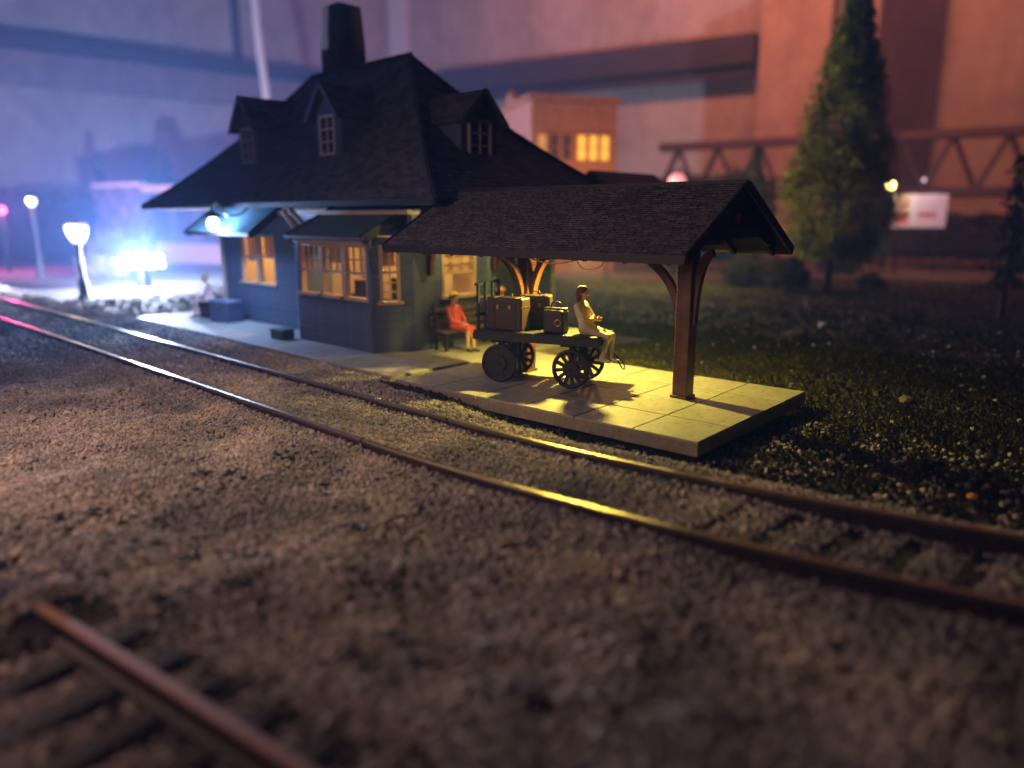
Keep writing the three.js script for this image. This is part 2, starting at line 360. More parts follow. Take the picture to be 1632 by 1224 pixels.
// ------------------------------------------------------------------ shingles
function shingles(fn, rows, width, lift, lenOf, jit = 0.25) {
  const pos = [], col = [];
  const up = (a, b, c) => b.clone().sub(a).cross(c.clone().sub(a)).normalize();
  for (let i = 0; i < rows; i++) {
    const t0 = i / rows, t1 = Math.min(1, (i + 1.12) / rows), n = Math.max(2, Math.round(lenOf(t0) / width)), sh = rnd() / n;
    const us = []; for (let k = 0; k <= n; k++) us.push(k === 0 ? 0 : k === n ? 1 : Math.min(1, Math.max(0, k / n + (i % 2 ? 0.5 / n : 0) * 0.9 - 0.2 / n + sh * 0.3 + rr(-jit, jit) / n)));
    for (let k = 0; k < n; k++) {
      const e = 0.006 / lenOf(t0), dt = rr(-0.12, 0.12) / rows, u0 = us[k] + e, u1 = us[k + 1] - e;
      if (u1 <= u0) continue;
      const a = fn(u0, Math.max(0, t0 + dt)), b = fn(u1, Math.max(0, t0 + dt)), c = fn(u1, t1), d = fn(u0, t1);
      const N = up(a, b, d), l = lift * rr(0.6, 1.5), A = a.clone().addScaledVector(N, l), B = b.clone().addScaledVector(N, l), s = rr(0.55, 1.45);
      const C = c.clone().addScaledVector(N, 0.001), D = d.clone().addScaledVector(N, 0.001);
      for (const q of [A, B, C, A, C, D, a, b, B, a, B, A]) { pos.push(q.x, q.y, q.z); col.push(s, s, s); }
    }
  }
  const g = new THREE.BufferGeometry();
  g.setAttribute('position', new THREE.Float32BufferAttribute(pos, 3)); g.setAttribute('color', new THREE.Float32BufferAttribute(col, 3));
  g.computeVertexNormals(); return g;
}
function sheet(fn, nu, nt) {
  const pos = [], idx = [];
  for (let j = 0; j <= nt; j++) for (let i = 0; i <= nu; i++) { const p = fn(i / nu, j / nt); pos.push(p.x, p.y, p.z); }
  for (let j = 0; j < nt; j++) for (let i = 0; i < nu; i++) { const a = j * (nu + 1) + i, b = a + nu + 1; idx.push(a, a + 1, b, a + 1, b + 1, b); }
  const g = new THREE.BufferGeometry(); g.setAttribute('position', new THREE.Float32BufferAttribute(pos, 3)); g.setIndex(idx);
  const n = g.toNonIndexed(); n.computeVertexNormals(); return metreUV(n);
}
function quadFn(a, b, c, d) { return (u, t) => { const p = V(...a).lerp(V(...b), u), q = V(...d).lerp(V(...c), u); return p.lerp(q, t); }; }   // a-b the lower edge, d-c the upper

// ------------------------------------------------------------------ shelter
const sh = thing('platform_shelter', 'open platform shelter with dark shingled gable roof on two brown arched posts', 'shelter', [SH.x, 0, SH.z], 0.05);
{
  const x0 = -3.75, x1 = 2.62, yr = 3.85, ye = 2.82, zr = -0.22, zn = 1.66, zf = -2.22;
  const roof = holder(sh, 'roof'), inner = mat(0.022, 0.02, 0.018, { roughness: 0.95, physical: true, specularIntensity: 0 });  // roof underside coloured dark, standing in for its shade
  for (const [z, flip] of [[zn, 1], [zf, 0]]) {
    const f = flip ? quadFn([x0, ye, z], [x1, ye, z], [x1, yr, zr], [x0, yr, zr]) : quadFn([x1, ye, z], [x0, ye, z], [x0, yr, zr], [x1, yr, zr]);
    const s = part(roof, 'shingle_courses', shingles(f, 30, 0.13, 0.017, () => x1 - x0), M.shingleWarm); s.userData.kind = 'stuff';
    const under = (u, t) => f(u, t).add(V(0, -0.02, 0));
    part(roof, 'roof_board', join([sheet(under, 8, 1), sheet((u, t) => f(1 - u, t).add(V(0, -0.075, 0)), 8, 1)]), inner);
    part(roof, 'fascia', box(x1 - x0 + 0.02, 0.13, 0.035, (x0 + x1) / 2, ye - 0.055, z + (flip ? 0.012 : -0.012)), M.blackWood);
    for (const x of [x0 - 0.012, x1 + 0.012]) part(roof, 'rake_board', bar([x, ye - 0.05, z], [x, yr - 0.03, zr], 0.035, 0.15), M.blackWood);
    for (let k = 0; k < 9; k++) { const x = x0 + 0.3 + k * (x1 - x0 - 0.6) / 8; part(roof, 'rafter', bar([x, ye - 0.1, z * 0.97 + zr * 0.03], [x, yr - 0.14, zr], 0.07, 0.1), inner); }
  }
  part(roof, 'ridge_cap', bar([x0, yr + 0.012, zr], [x1, yr + 0.012, zr], 0.09, 0.03), M.blackWood);
  // gable ends: boarded triangle with a collar beam
  for (const x of [x0 + 0.14, x1 - 0.14]) {
    const s = new THREE.Shape([new THREE.Vector2(zn - 0.3, ye + 0.04), new THREE.Vector2(zn - 0.62, ye + 0.04), new THREE.Vector2(0.6, ye + 0.2), new THREE.Vector2(-1.05, ye + 0.2), new THREE.Vector2(zf + 0.62, ye + 0.04), new THREE.Vector2(zf + 0.3, ye + 0.04), new THREE.Vector2(zr, yr - 0.1)]);
    const g = new THREE.ExtrudeGeometry(s, { depth: 0.05, bevelEnabled: false }); g.rotateY(-Math.PI / 2); g.translate(x, 0, 0);
    part(roof, 'gable_panel', metreUV(g), M.blackWood);
    part(roof, 'collar_beam', box(0.1, 0.14, zn - zf - 1.5, x, ye + 0.29, (zn + zf) / 2), M.blackWood);
  }
  part(roof, 'emblem', box(0.02, 0.15, 0.13, x1 - 0.1, yr - 0.52, zr + 0.05), mat(0.55, 0.05, 0.04, { roughness: 0.5 }), 'small red emblem on the gable');
  part(roof, 'light_leak_patch', sheet(quadFn([0.55, 3.69, 0.09], [1.15, 3.69, 0.09], [1.0, 3.77, -0.06], [0.72, 3.77, -0.06]), 4, 2), mat(0.20, 0.21, 0.03, { roughness: 0.95, map: rep(speckle, 6) }));  // lamp light leaking through the roof, painted as a yellow-green patch
  // plates the braces hold
  for (const z of [0.85, -1.3]) part(sh, 'plate', box(x1 - x0 - 0.3, 0.12, 0.12, (x0 + x1) / 2, ye + 0.26, z), M.brown);
  for (const px of [-1.75, 1.7]) {
    const post = holder(sh, 'post', [px, 0, zr]);
    part(post, 'shaft', metreUV(new RoundedBoxGeometry(0.27, 2.85, 0.27, 2, 0.02).translate(0, P + 1.42, 0)), M.brown);
    part(post, 'foot_block', rbox(0.32, 0.05, 0.32, 0, P + 0.025, 0, 0.012), M.brown);
    for (const [dx, dz, len] of (px < 0 ? [[-1, 0, 1.1], [1, 0, 0.75], [0, 1, 1.0], [0, -1, 1.0]] : [[-1, 0, 1.25], [1, 0, 0.3]])) {
      const pts = [], n = 12;
      for (let k = 0; k <= n; k++) { const a = (k / n) * Math.PI / 2; const out = 0.12 + len * (1 - Math.cos(a)), y = P + 1.25 + 1.18 * Math.sin(a); pts.push([dx * out, y, dz * out]); }
      const gs = []; for (let k = 0; k < n; k++) gs.push(bar(pts[k], pts[k + 1].map((v, q) => v + (v - pts[k][q]) * 0.12), 0.12, 0.12));
      part(post, 'arched_brace', join(gs), M.brown);
    }
    part(sh, 'tie_beam', box(0.12, 0.14, 2.3, px, ye + 0.13, zr), M.brown);
  }
  part(sh, 'ridge_beam', box(x1 - x0 - 0.3, 0.16, 0.1, (x0 + x1) / 2, yr - 0.24, zr), M.brown);
  part(sh, 'lamp_wire', join([wire([[-0.4, 2.72, 1.5], [0.2, 2.62, 1.53], [0.75, 2.7, 1.52]], 0.012), wire([[0.55, 2.74, 1.4], [0.75, 2.56, 1.42], [1.05, 2.6, 1.4], [1.15, 2.76, 1.38]], 0.008)]), M.sash);
  // the LED bulb
  const L = thing('led_bulb', 'yellow LED bulb fixed under the shelter roof', 'lamp', [0, 0, 0]);
  sh.updateMatrixWorld(); L.position.copy(V(-0.7, 2.78, -0.55).applyMatrix4(sh.matrixWorld));
  part(L, 'bulb_light', new THREE.SphereGeometry(0.06, 16, 12), mat(1, 0.8, 0.2, { emit: [6, 4.6, 1.2] }));
  part(L, 'socket', join([cyl(0.05, 0.05, 0.12, 0, 0.1, 0), cyl(0.012, 0.012, 0.35, 0, 0.3, 0)]), M.black);
  const sp = new THREE.SpotLight(new THREE.Color().setRGB(...LAMPS.shelter[0]), LAMPS.shelter[1], 0, 1.44, 0.38, 2);   // the LED throws most of its light down
  sp.position.set(0, -0.07, 0); sp.target.position.set(0.25, -2, 0.1); sp.castShadow = true; sp.shadow.radius = 2.5; L.add(sp); L.add(sp.target);
  point(L, [0, 0, 0], [LAMPS.shelter[0], LAMPS.shelter[1] * 0.15], 0.05);
}

// ------------------------------------------------------------------ station
const st = thing('station_house', 'dark clapboard railway station with flared shingled hip roof, dormers and lit windows', 'building');
// a double-hung window in a part of its own; x right, y up, z out
function window_(parent, w, h, pos, turn, cols, rows, o = {}) {
  const g = holder(parent, 'window', pos, turn), sm = o.mat ?? M.sash, f = 0.075;
  part(g, 'frame', join([box(w, f, 0.13, 0, h / 2 - f / 2, 0), box(w + 0.12, f, 0.2, 0, -h / 2 + f / 2, 0.03), box(f, h - 2 * f, 0.13, -w / 2 + f / 2, 0, 0), box(f, h - 2 * f, 0.13, w / 2 - f / 2, 0, 0)]), sm);
  const split = o.split ?? 0.06, iw = w - 2 * f, top = h / 2 - f;
  part(g, 'meeting_rail', box(iw, 0.06, 0.06, 0, split, 0), sm);
  for (let i = 1; i < cols; i++) part(g, 'muntin', box(0.028, top - split - 0.03, 0.035, -iw / 2 + iw * i / cols, (top + split + 0.03) / 2, 0), sm);
  for (let j = 1; j < rows; j++) part(g, 'muntin', box(iw, 0.028, 0.03, 0, split + 0.03 + (top - split - 0.03) * j / rows, 0), sm);
  if (o.low) for (let i = 1; i < o.low[0]; i++) part(g, 'muntin', box(0.028, split + h / 2 - f - 0.03, 0.035, -iw / 2 + iw * i / o.low[0], (split - 0.03 - h / 2 + f) / 2, 0), sm);
  if (o.low) for (let j = 1; j < o.low[1]; j++) part(g, 'muntin', box(iw, 0.028, 0.03, 0, -h / 2 + f + (split - 0.03 + h / 2 - f) * j / o.low[1], 0), sm);
  if (o.dark) part(g, 'pane', box(iw, h - 2 * f, 0.012, 0, 0, -0.03), mat(0.012, 0.014, 0.02, { roughness: 0.1 }));
  else part(g, 'pane', new THREE.PlaneGeometry(iw, h - 2 * f).translate(0, 0, -0.022), M.glass);
  if (o.blind) part(g, 'blind', box(iw - 0.04, h * o.blind, 0.008, 0, h / 2 - f - h * o.blind / 2, -0.1), M.blind);
  return g;
}
// a boarded wall with openings: local x along, y up, z out
function boarded(name, len, y0, y1, openings, pos, turn) {
  const w = holder(st, name, pos, turn), th = 0.14, step = 0.175;
  const cuts = (ya, yb) => {           // free runs of x between the openings that meet this band
    let runs = [[0, len]];
    for (const [a, b, c, d] of openings) if (yb > c + 0.001 && ya < d - 0.001) runs = runs.flatMap(([p, q]) => [[p, Math.min(q, a)], [Math.max(p, b), q]]).filter(([p, q]) => q - p > 0.02);
    return runs;
  };
  const ys = [...new Set([y0, y1, ...openings.flatMap((o) => [o[2], o[3]])])].filter((v) => v >= y0 && v <= y1).sort((a, b) => a - b);
  const backs = [];
  for (let k = 0; k < ys.length - 1; k++) for (const [a, b] of cuts(ys[k], ys[k + 1])) backs.push(box(b - a, ys[k + 1] - ys[k], th, (a + b) / 2, (ys[k] + ys[k + 1]) / 2, -th / 2));
  part(w, 'backing', join(backs), M.sidingBack);
  for (let y = y0; y < y1 - 0.05; y += step) {
    const top = Math.min(y + step + 0.012, y1);
    for (const [a, b] of cuts(y, top)) {
      const g = box(b - a, top - y, 0.022); g.rotateX(0.1);
      const m = part(w, 'clapboard', g, M.siding[Math.floor(rnd() * 3)]); m.position.set((a + b) / 2, (y + top) / 2, 0.02 + rr(0, 0.004));
    }
  }
  return w;
}
const yTop = 3.5;
{
  // bay, front: x -16.74 .. -13.77 at z -9.93
  const z0 = -9.93;
  boarded('bay_wall', 2.97, P, 2.9, [[0.1, 2.9, 1.5, 2.74]], [-16.74, 0, z0], 0);
  for (let k = 0; k < 3; k++) window_(st, 0.93, 1.26, [-16.64 + 0.47 + k * 0.935, 2.12, z0 - 0.05], 0, 3, 2, { blind: [0, 0.3, 0][k], split: -0.02 });
  part(st, 'lintel', box(2.9, 0.1, 0.2, -15.24, 2.8, z0 + 0.03), M.sash);
  // bay, splayed side
  const ang = Math.atan2(0.8, 0.49);
  const sw = boarded('bay_wall', 0.94, P, 2.9, [[0.2, 0.62, 1.45, 2.74]], [-13.77, 0, z0], ang);
  window_(st, 0.46, 1.31, [-13.77 + 0.41 * Math.cos(ang), 2.09, z0 - 0.41 * Math.sin(ang) - 0.02], ang, 2, 3, { blind: 0.3, low: [2, 3] });
  part(st, 'corner_board', box(0.1, 2.55, 0.1, -13.76, P + 1.275, z0 + 0.01), M.siding[1]);
  // bay, left side
  boarded('bay_wall', 0.85, P, 2.9, [], [-16.74, 0, -10.75], -Math.PI / 2);
  // end wall, facing right
  boarded('end_wall', 4.8, P, yTop, [[0.85, 1.93, 1.48, 2.62], [2.55, 3.5, P, 2.5]], [-13.28, 0, -10.72], Math.PI / 2);
  window_(st, 1.08, 1.14, [-13.30, 2.05, -12.11], Math.PI / 2, 3, 2, { blind: 0.4, split: 0.02 });
  const door = holder(st, 'door', [-13.3, 0, -13.745], Math.PI / 2);
  part(door, 'door_leaf', box(0.93, 2.13, 0.06, 0, P + 1.07, -0.05), mat(0.05, 0.06, 0.065, { roughness: 0.5 }));
  part(door, 'door_frame', join([box(0.08, 2.2, 0.16, -0.5, P + 1.1, 0.02), box(0.08, 2.2, 0.16, 0.5, P + 1.1, 0.02), box(1.08, 0.08, 0.16, 0, P + 2.23, 0.02)]), M.teal);
  part(door, 'handle', new THREE.SphereGeometry(0.035, 10, 8).translate(0.38, P + 1.0, 0.02), M.brass);
  part(st, 'corner_board', box(0.12, yTop - P, 0.12, -13.27, (yTop + P) / 2, -13.08), M.teal);
  // main front wall, left of the bay
  boarded('front_wall', 5.56, P, yTop, [[1.05, 3.05, 1.45, 2.85], [4.2, 5.0, P, 2.55]], [-22.3, 0, -10.75], 0);
  for (let k = 0; k < 2; k++) window_(st, 0.98, 1.42, [-22.3 + 1.56 + k * 1.0, 2.15, -10.8], 0, 3, 2, { blind: k ? 0.42 : 0.5, split: 0.08 });
  const d2 = holder(st, 'door', [-17.7, 0, -10.8], 0);
  part(d2, 'door_leaf', box(0.78, 2.18, 0.06, 0, P + 1.09, -0.04), mat(0.045, 0.06, 0.08, { roughness: 0.5 }));
  part(d2, 'door_frame', join([box(0.07, 2.2, 0.14, -0.42, P + 1.1, 0.04), box(0.07, 2.2, 0.14, 0.42, P + 1.1, 0.04), box(0.9, 0.07, 0.14, 0, P + 2.22, 0.04)]), M.teal);
  // far walls, floor and ceiling close the rooms
  part(st, 'back_wall', box(9.1, 3.15, 0.14, -17.79, 1.925, -15.5), M.plaster);
  part(st, 'side_wall', box(0.14, 3.15, 4.75, -22.3, 1.925, -13.05), M.plaster);
  part(st, 'floor', box(8.9, 0.06, 4.6, -17.8, P + 0.035, -13.05), M.floorWood);
  part(st, 'partition', box(0.1, 3.1, 4.5, -18.4, 1.93, -13.1), M.plaster);
  part(st, 'partition', join([box(1.7, 3.1, 0.08, -16.9, 1.93, -12.7), box(1.0, 3.1, 0.08, -14.6, 1.93, -12.7), box(1.0, 0.9, 0.08, -15.6, 3.03, -12.7)]), M.plaster);
  part(st, 'ticket_counter', join([box(2.6, 1.0, 0.4, -15.3, P + 0.56, -11.3), box(0.5, 0.35, 0.3, -15.9, P + 1.26, -11.3), box(0.3, 0.5, 0.25, -14.5, P + 1.32, -11.3)]), M.floorWood);
  part(st, 'bay_header', box(3.4, 0.7, 0.1, -15.0, 3.25, -11.1), M.sidingBack);
  part(st, 'ceiling', box(9.1, 0.1, 4.9, -17.79, 3.45, -13.05), M.plaster);
  part(st, 'ceiling', box(2.95, 0.06, 1.0, -15.25, 2.86, -10.4), M.plaster);
  // bay shed roof and the left awning: ribbed metal
  function shed(x0, x1, ya, za, yb, zb) {
    const r = holder(st, 'shed_roof'), f = quadFn([x0, ya, za], [x1, ya, za], [x1, yb, zb], [x0, yb, zb]);
    part(r, 'roof_sheet', join([sheet(f, 4, 1), sheet((u, t) => f(1 - u, t).add(V(0, -0.05, 0)), 4, 1)]), M.teal);
    const n = Math.round((x1 - x0) / 0.14);
    for (let k = 0; k <= n; k++) { const x = lerp(x0, x1, k / n); part(r, 'rib', bar([x, ya + 0.01, za], [x, yb + 0.01, zb], 0.025, 0.035), M.teal); }
    for (const x of [x0 - 0.05, x1 + 0.05]) part(r, 'barge_board', bar([x, ya - 0.06, za + 0.03], [x, yb - 0.04, zb], 0.09, 0.2), M.blackWood);
    part(r, 'gutter', box(x1 - x0 + 0.2, 0.07, 0.09, (x0 + x1) / 2, ya - 0.05, za + 0.05), M.trim);
  }
  shed(-16.7, -13.72, 2.93, -9.72, 3.62, -11.2);
  shed(-22.5, -18.85, 2.93, -9.8, 3.62, -10.74);
  // rain pipe
  part(st, 'downspout', join([rod([-16.95, P, -10.1], [-16.95, 3.0, -10.1], 0.075), rod([-16.95, 3.0, -10.1], [-17.2, 3.5, -9.9], 0.075)]), M.paleTrim);
}
// main roof
{
  const ex0 = -26, ex1 = -11.5, ez0 = -9.9, ez1 = -16.7, rx0 = -21, rx1 = -16.3, rz = -13.3, e = 3.68, H = 3.72;
  const p = (t) => 0.74 * t + 0.26 * t * t;
  const face = (A, B, C, D) => (u, t) => V(lerp(lerp(A[0], B[0], u), lerp(D[0], C[0], u), t), e + H * p(t), lerp(lerp(A[1], B[1], u), lerp(D[1], C[1], u), t));
  const FL = [ex0, ez0], FR = [ex1, ez0], BR = [ex1, ez1], BL = [ex0, ez1], RL = [rx0, rz], RR = [rx1, rz];
  const roof = holder(st, 'roof');
  for (const [A, B, C, D] of [[FL, FR, RR, RL], [FR, BR, RR, RR], [BR, BL, RL, RR], [BL, FL, RL, RL]]) {
    const f = face(A, B, C, D), len = (t) => Math.max(0.3, f(0, t).distanceTo(f(1, t)));
    const s = part(roof, 'shingle_courses', shingles(f, 36, 0.24, 0.017, len), M.shingle); s.userData.kind = 'stuff';
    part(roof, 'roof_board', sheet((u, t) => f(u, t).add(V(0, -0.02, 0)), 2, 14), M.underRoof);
    // the hip cap along the first edge
    const gs = []; for (let k = 0; k < 14; k++) { const a = f(0, k / 14), b = f(0, (k + 1) / 14); gs.push(bar([a.x, a.y + 0.02, a.z], [b.x, b.y + 0.02, b.z], 0.1, 0.05)); }
    part(roof, 'hip_cap', join(gs), M.blackWood);
  }
  part(roof, 'ridge_cap', bar([rx0 - 0.05, e + H + 0.03, rz], [rx1 + 0.05, e + H + 0.03, rz], 0.14, 0.06), M.blackWood);
  part(roof, 'soffit', box(ex1 - ex0 - 0.06, 0.05, ez0 - ez1 - 0.06, (ex0 + ex1) / 2, e - 0.06, (ez0 + ez1) / 2), M.underRoof);
  for (const [w, d, x, z] of [[ex1 - ex0, 0.04, (ex0 + ex1) / 2, ez0 + 0.01], [ex1 - ex0, 0.04, (ex0 + ex1) / 2, ez1 - 0.01]]) part(roof, 'fascia', box(w, 0.12, d, x, e - 0.035, z), M.blackWood);
  for (const x of [ex0 - 0.01, ex1 + 0.01]) part(roof, 'fascia', box(0.04, 0.12, ez0 - ez1, x, e - 0.035, (ez0 + ez1) / 2), M.blackWood);
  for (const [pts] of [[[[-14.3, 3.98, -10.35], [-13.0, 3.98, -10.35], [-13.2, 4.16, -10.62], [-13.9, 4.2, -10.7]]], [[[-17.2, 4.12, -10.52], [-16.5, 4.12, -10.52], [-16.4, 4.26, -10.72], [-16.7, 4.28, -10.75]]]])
    part(roof, 'light_leak_patch', sheet((u, t) => quadFn(...pts)(u, t).add(V(0, 0.05, 0.05)), 5, 3), mat(0.22, 0.24, 0.035, { roughness: 0.95, map: rep(speckle, 5) }));  // yellow-green patches painted for light leaking onto the roof
  // dormers: gable front with a small window, faces local +z
  function dormer(pos, turn, w, wallH, apexH, back, cols) {
    const d = holder(st, 'dormer', pos, turn), hw = w / 2;
    const s = new THREE.Shape([new THREE.Vector2(-hw, 0), new THREE.Vector2(hw, 0), new THREE.Vector2(hw, wallH), new THREE.Vector2(0, apexH - 0.08), new THREE.Vector2(-hw, wallH)]);
    part(d, 'dormer_wall', metreUV(new THREE.ExtrudeGeometry(s, { depth: back, bevelEnabled: false }).translate(0, 0, -back)), M.siding[1]);
    for (let y = 0.05; y < wallH; y += 0.16) part(d, 'clapboard', join([box(w + 0.02, 0.02, 0.03, 0, y, 0.01)]), M.siding[2]);
    for (const q of [-1, 1]) {
      const lo = [q * (hw + 0.16), wallH - 0.1], L = Math.hypot(lo[0], apexH - lo[1]);
      const f = q > 0 ? quadFn([lo[0], lo[1], 0.22], [lo[0], lo[1], -back], [0, apexH, -back], [0, apexH, 0.22]) : quadFn([lo[0], lo[1], -back], [lo[0], lo[1], 0.22], [0, apexH, 0.22], [0, apexH, -back]);
      const c = part(d, 'dormer_shingles', shingles(f, 9, 0.22, 0.015, () => back + 0.22), M.shingle); c.userData.kind = 'stuff';
      part(d, 'dormer_roof', sheet((u, t) => f(1 - u, t).add(V(0, -0.03, 0)), 2, 1), M.underRoof);
      part(d, 'barge_board', bar([lo[0], lo[1] - 0.03, 0.23], [0, apexH - 0.02, 0.23], 0.12, 0.03), M.siding[0]);
    }
    const fw = w * 0.58, fh = wallH * 0.86, y = wallH * 0.53;
    part(d, 'window_frame', join([box(fw, 0.07, 0.08, 0, y + fh / 2, 0.03), box(fw + 0.06, 0.07, 0.1, 0, y - fh / 2, 0.03), box(0.06, fh, 0.08, -fw / 2, y, 0.03), box(0.06, fh, 0.08, fw / 2, y, 0.03), box(0.035, fh, 0.06, 0, y, 0.03), box(fw, 0.035, 0.06, 0, y + fh / 6, 0.03), box(fw, 0.035, 0.06, 0, y - fh / 6, 0.03)]), M.paleTrim);
    for (let i = 0; i < 2; i++) for (let j = 0; j < 3; j++) part(d, 'pane', box(fw / 2 - 0.05, fh / 3 - 0.04, 0.012, (i - 0.5) * fw / 2, y + (j - 1) * fh / 3, 0.012), mat(0.01, 0.012, 0.018, { roughness: 0.08 }));
  }
  dormer([-16.95, 4.78, -11.15], 0, 1.06, 1.05, 1.8, 2.2);
  dormer([-21.05, 4.78, -11.15], 0, 1.06, 1.05, 1.9, 2.2);
  dormer([-13.25, 4.6, -12.8], Math.PI / 2, 1.15, 0.95, 1.6, 2.6);
  // chimney
  const ch = holder(st, 'chimney', [-20.15, 0, -13.9]);
  const cg = metreUV(new THREE.CylinderGeometry(0.56, 0.66, 1.2, 4).rotateY(Math.PI / 4).translate(0, 8.75, 0));
  part(ch, 'shaft', box(0.93, 2.6, 0.93, 0, 6.9, 0), mat(0.085, 0.07, 0.075, { roughness: 0.8, map: rep(speckle, 1) }));
  part(ch, 'cap', cg, mat(0.075, 0.062, 0.066, { roughness: 0.8, map: rep(speckle, 1) }));
  part(ch, 'flue', join([box(0.55, 0.06, 0.06, 0, 9.37, 0.24), box(0.55, 0.06, 0.06, 0, 9.37, -0.24), box(0.06, 0.06, 0.42, 0.24, 9.37, 0), box(0.06, 0.06, 0.42, -0.24, 9.37, 0)]), M.black);
  // low roof of the rear porch
  const pr = holder(st, 'porch_roof'), a = quadFn([-11.6, 3.5, -17.2], [-11.6, 3.5, -20.4], [-13.4, 4.62, -20.4], [-13.4, 4.62, -17.2]), b = quadFn([-15.2, 3.5, -20.4], [-15.2, 3.5, -17.2], [-13.4, 4.62, -17.2], [-13.4, 4.62, -20.4]);
  for (const f of [a, b]) { part(pr, 'roof_board', sheet(f, 2, 2), M.shingle.clone()).material.vertexColors = false; }
  part(pr, 'post', box(0.2, 3.5, 0.2, -15.2, 1.75, -17.4), M.blackWood);
  part(pr, 'beam', join([bar([-15.2, 3.52, -16.6], [-15.2, 3.52, -20.4], 0.16), bar([-11.7, 3.52, -17.4], [-15.3, 3.52, -17.4], 0.16), bar([-11.7, 3.52, -20.2], [-15.3, 3.52, -20.2], 0.16)]), M.blackWood);
  // brackets under the right eave
  for (const z of [-11.15, -13.15, -15.1]) {
    const pts = []; for (let k = 0; k <= 10; k++) { const q = (k / 10) * Math.PI / 2; pts.push([-13.15 + 1.25 * (1 - Math.cos(q)), 2.1 + 1.42 * Math.sin(q), z]); }
    const gs = [box(0.1, 1.5, 0.1, -13.17, 2.8, z), box(1.5, 0.1, 0.1, -12.5, 3.55, z)]; for (let k = 0; k < 10; k++) gs.push(bar(pts[k], pts[k + 1].map((v, m) => v + (v - pts[k][m]) * 0.1), 0.1));
    part(st, 'eave_bracket', join(gs), M.brown);
  }
  part(st, 'eave_bracket', join([bar([-17.05, 2.75, -10.7], [-17.05, 3.55, -9.98], 0.1), bar([-17.05, 2.72, -10.7], [-17.05, 2.72, -10.45], 0.1)]), M.paleTrim);
}
// bulbs inside the station
[[-15.25, 3.15, -11.5, 'amber bulb lighting the bay room of the station'], [-20.6, 3.1, -12.2, 'amber bulb lighting the left room of the station'], [-14.5, 3.0, -14.2, 'amber bulb lighting the rear room of the station']].forEach(([x, y, z, label], k) => {
  const L = thing('ceiling_bulb', label, 'lamp', [x, y, z], 0, 'bulbs inside the station');
  part(L, 'bulb_light', new THREE.SphereGeometry(0.09, 16, 12), mat(1, 0.7, 0.3, { emit: [7, 4, 1.3] }));
  part(L, 'socket', join([cyl(0.05, 0.05, 0.1, 0, 0.12, 0), cyl(0.012, 0.012, 0.2, 0, 0.26, 0)]), M.black);
  point(L, [0, 0, 0], [LAMPS.station[0], LAMPS.station[1] * [1, 1, 0.6][k]], 0.09);
});
// lantern at the far corner of the station
{
  const L = thing('corner_lantern', 'bright white lantern hanging under the far eave of the station', 'lamp', [-20.1, 0, -9.45]);
  part(L, 'bulb_light', new THREE.SphereGeometry(0.17, 20, 14).scale(1, 1.15, 1).translate(0, 3.16, 0), mat(0.9, 0.95, 1, { emit: [3.4, 4.4, 6] }));
  part(L, 'hood', new THREE.ConeGeometry(0.3, 0.16, 20, 1, true).translate(0, 3.42, 0), M.black);
  part(L, 'gooseneck', wire([[0, 3.5, 0], [0.15, 3.72, -0.05], [0.6, 3.4, -0.1], [1.0, 3.42, -0.3], [1.1, 3.63, -0.5]], 0.03), M.brass);
  point(L, [0, 3.16, 0], LAMPS.lantern, 0.2);
}

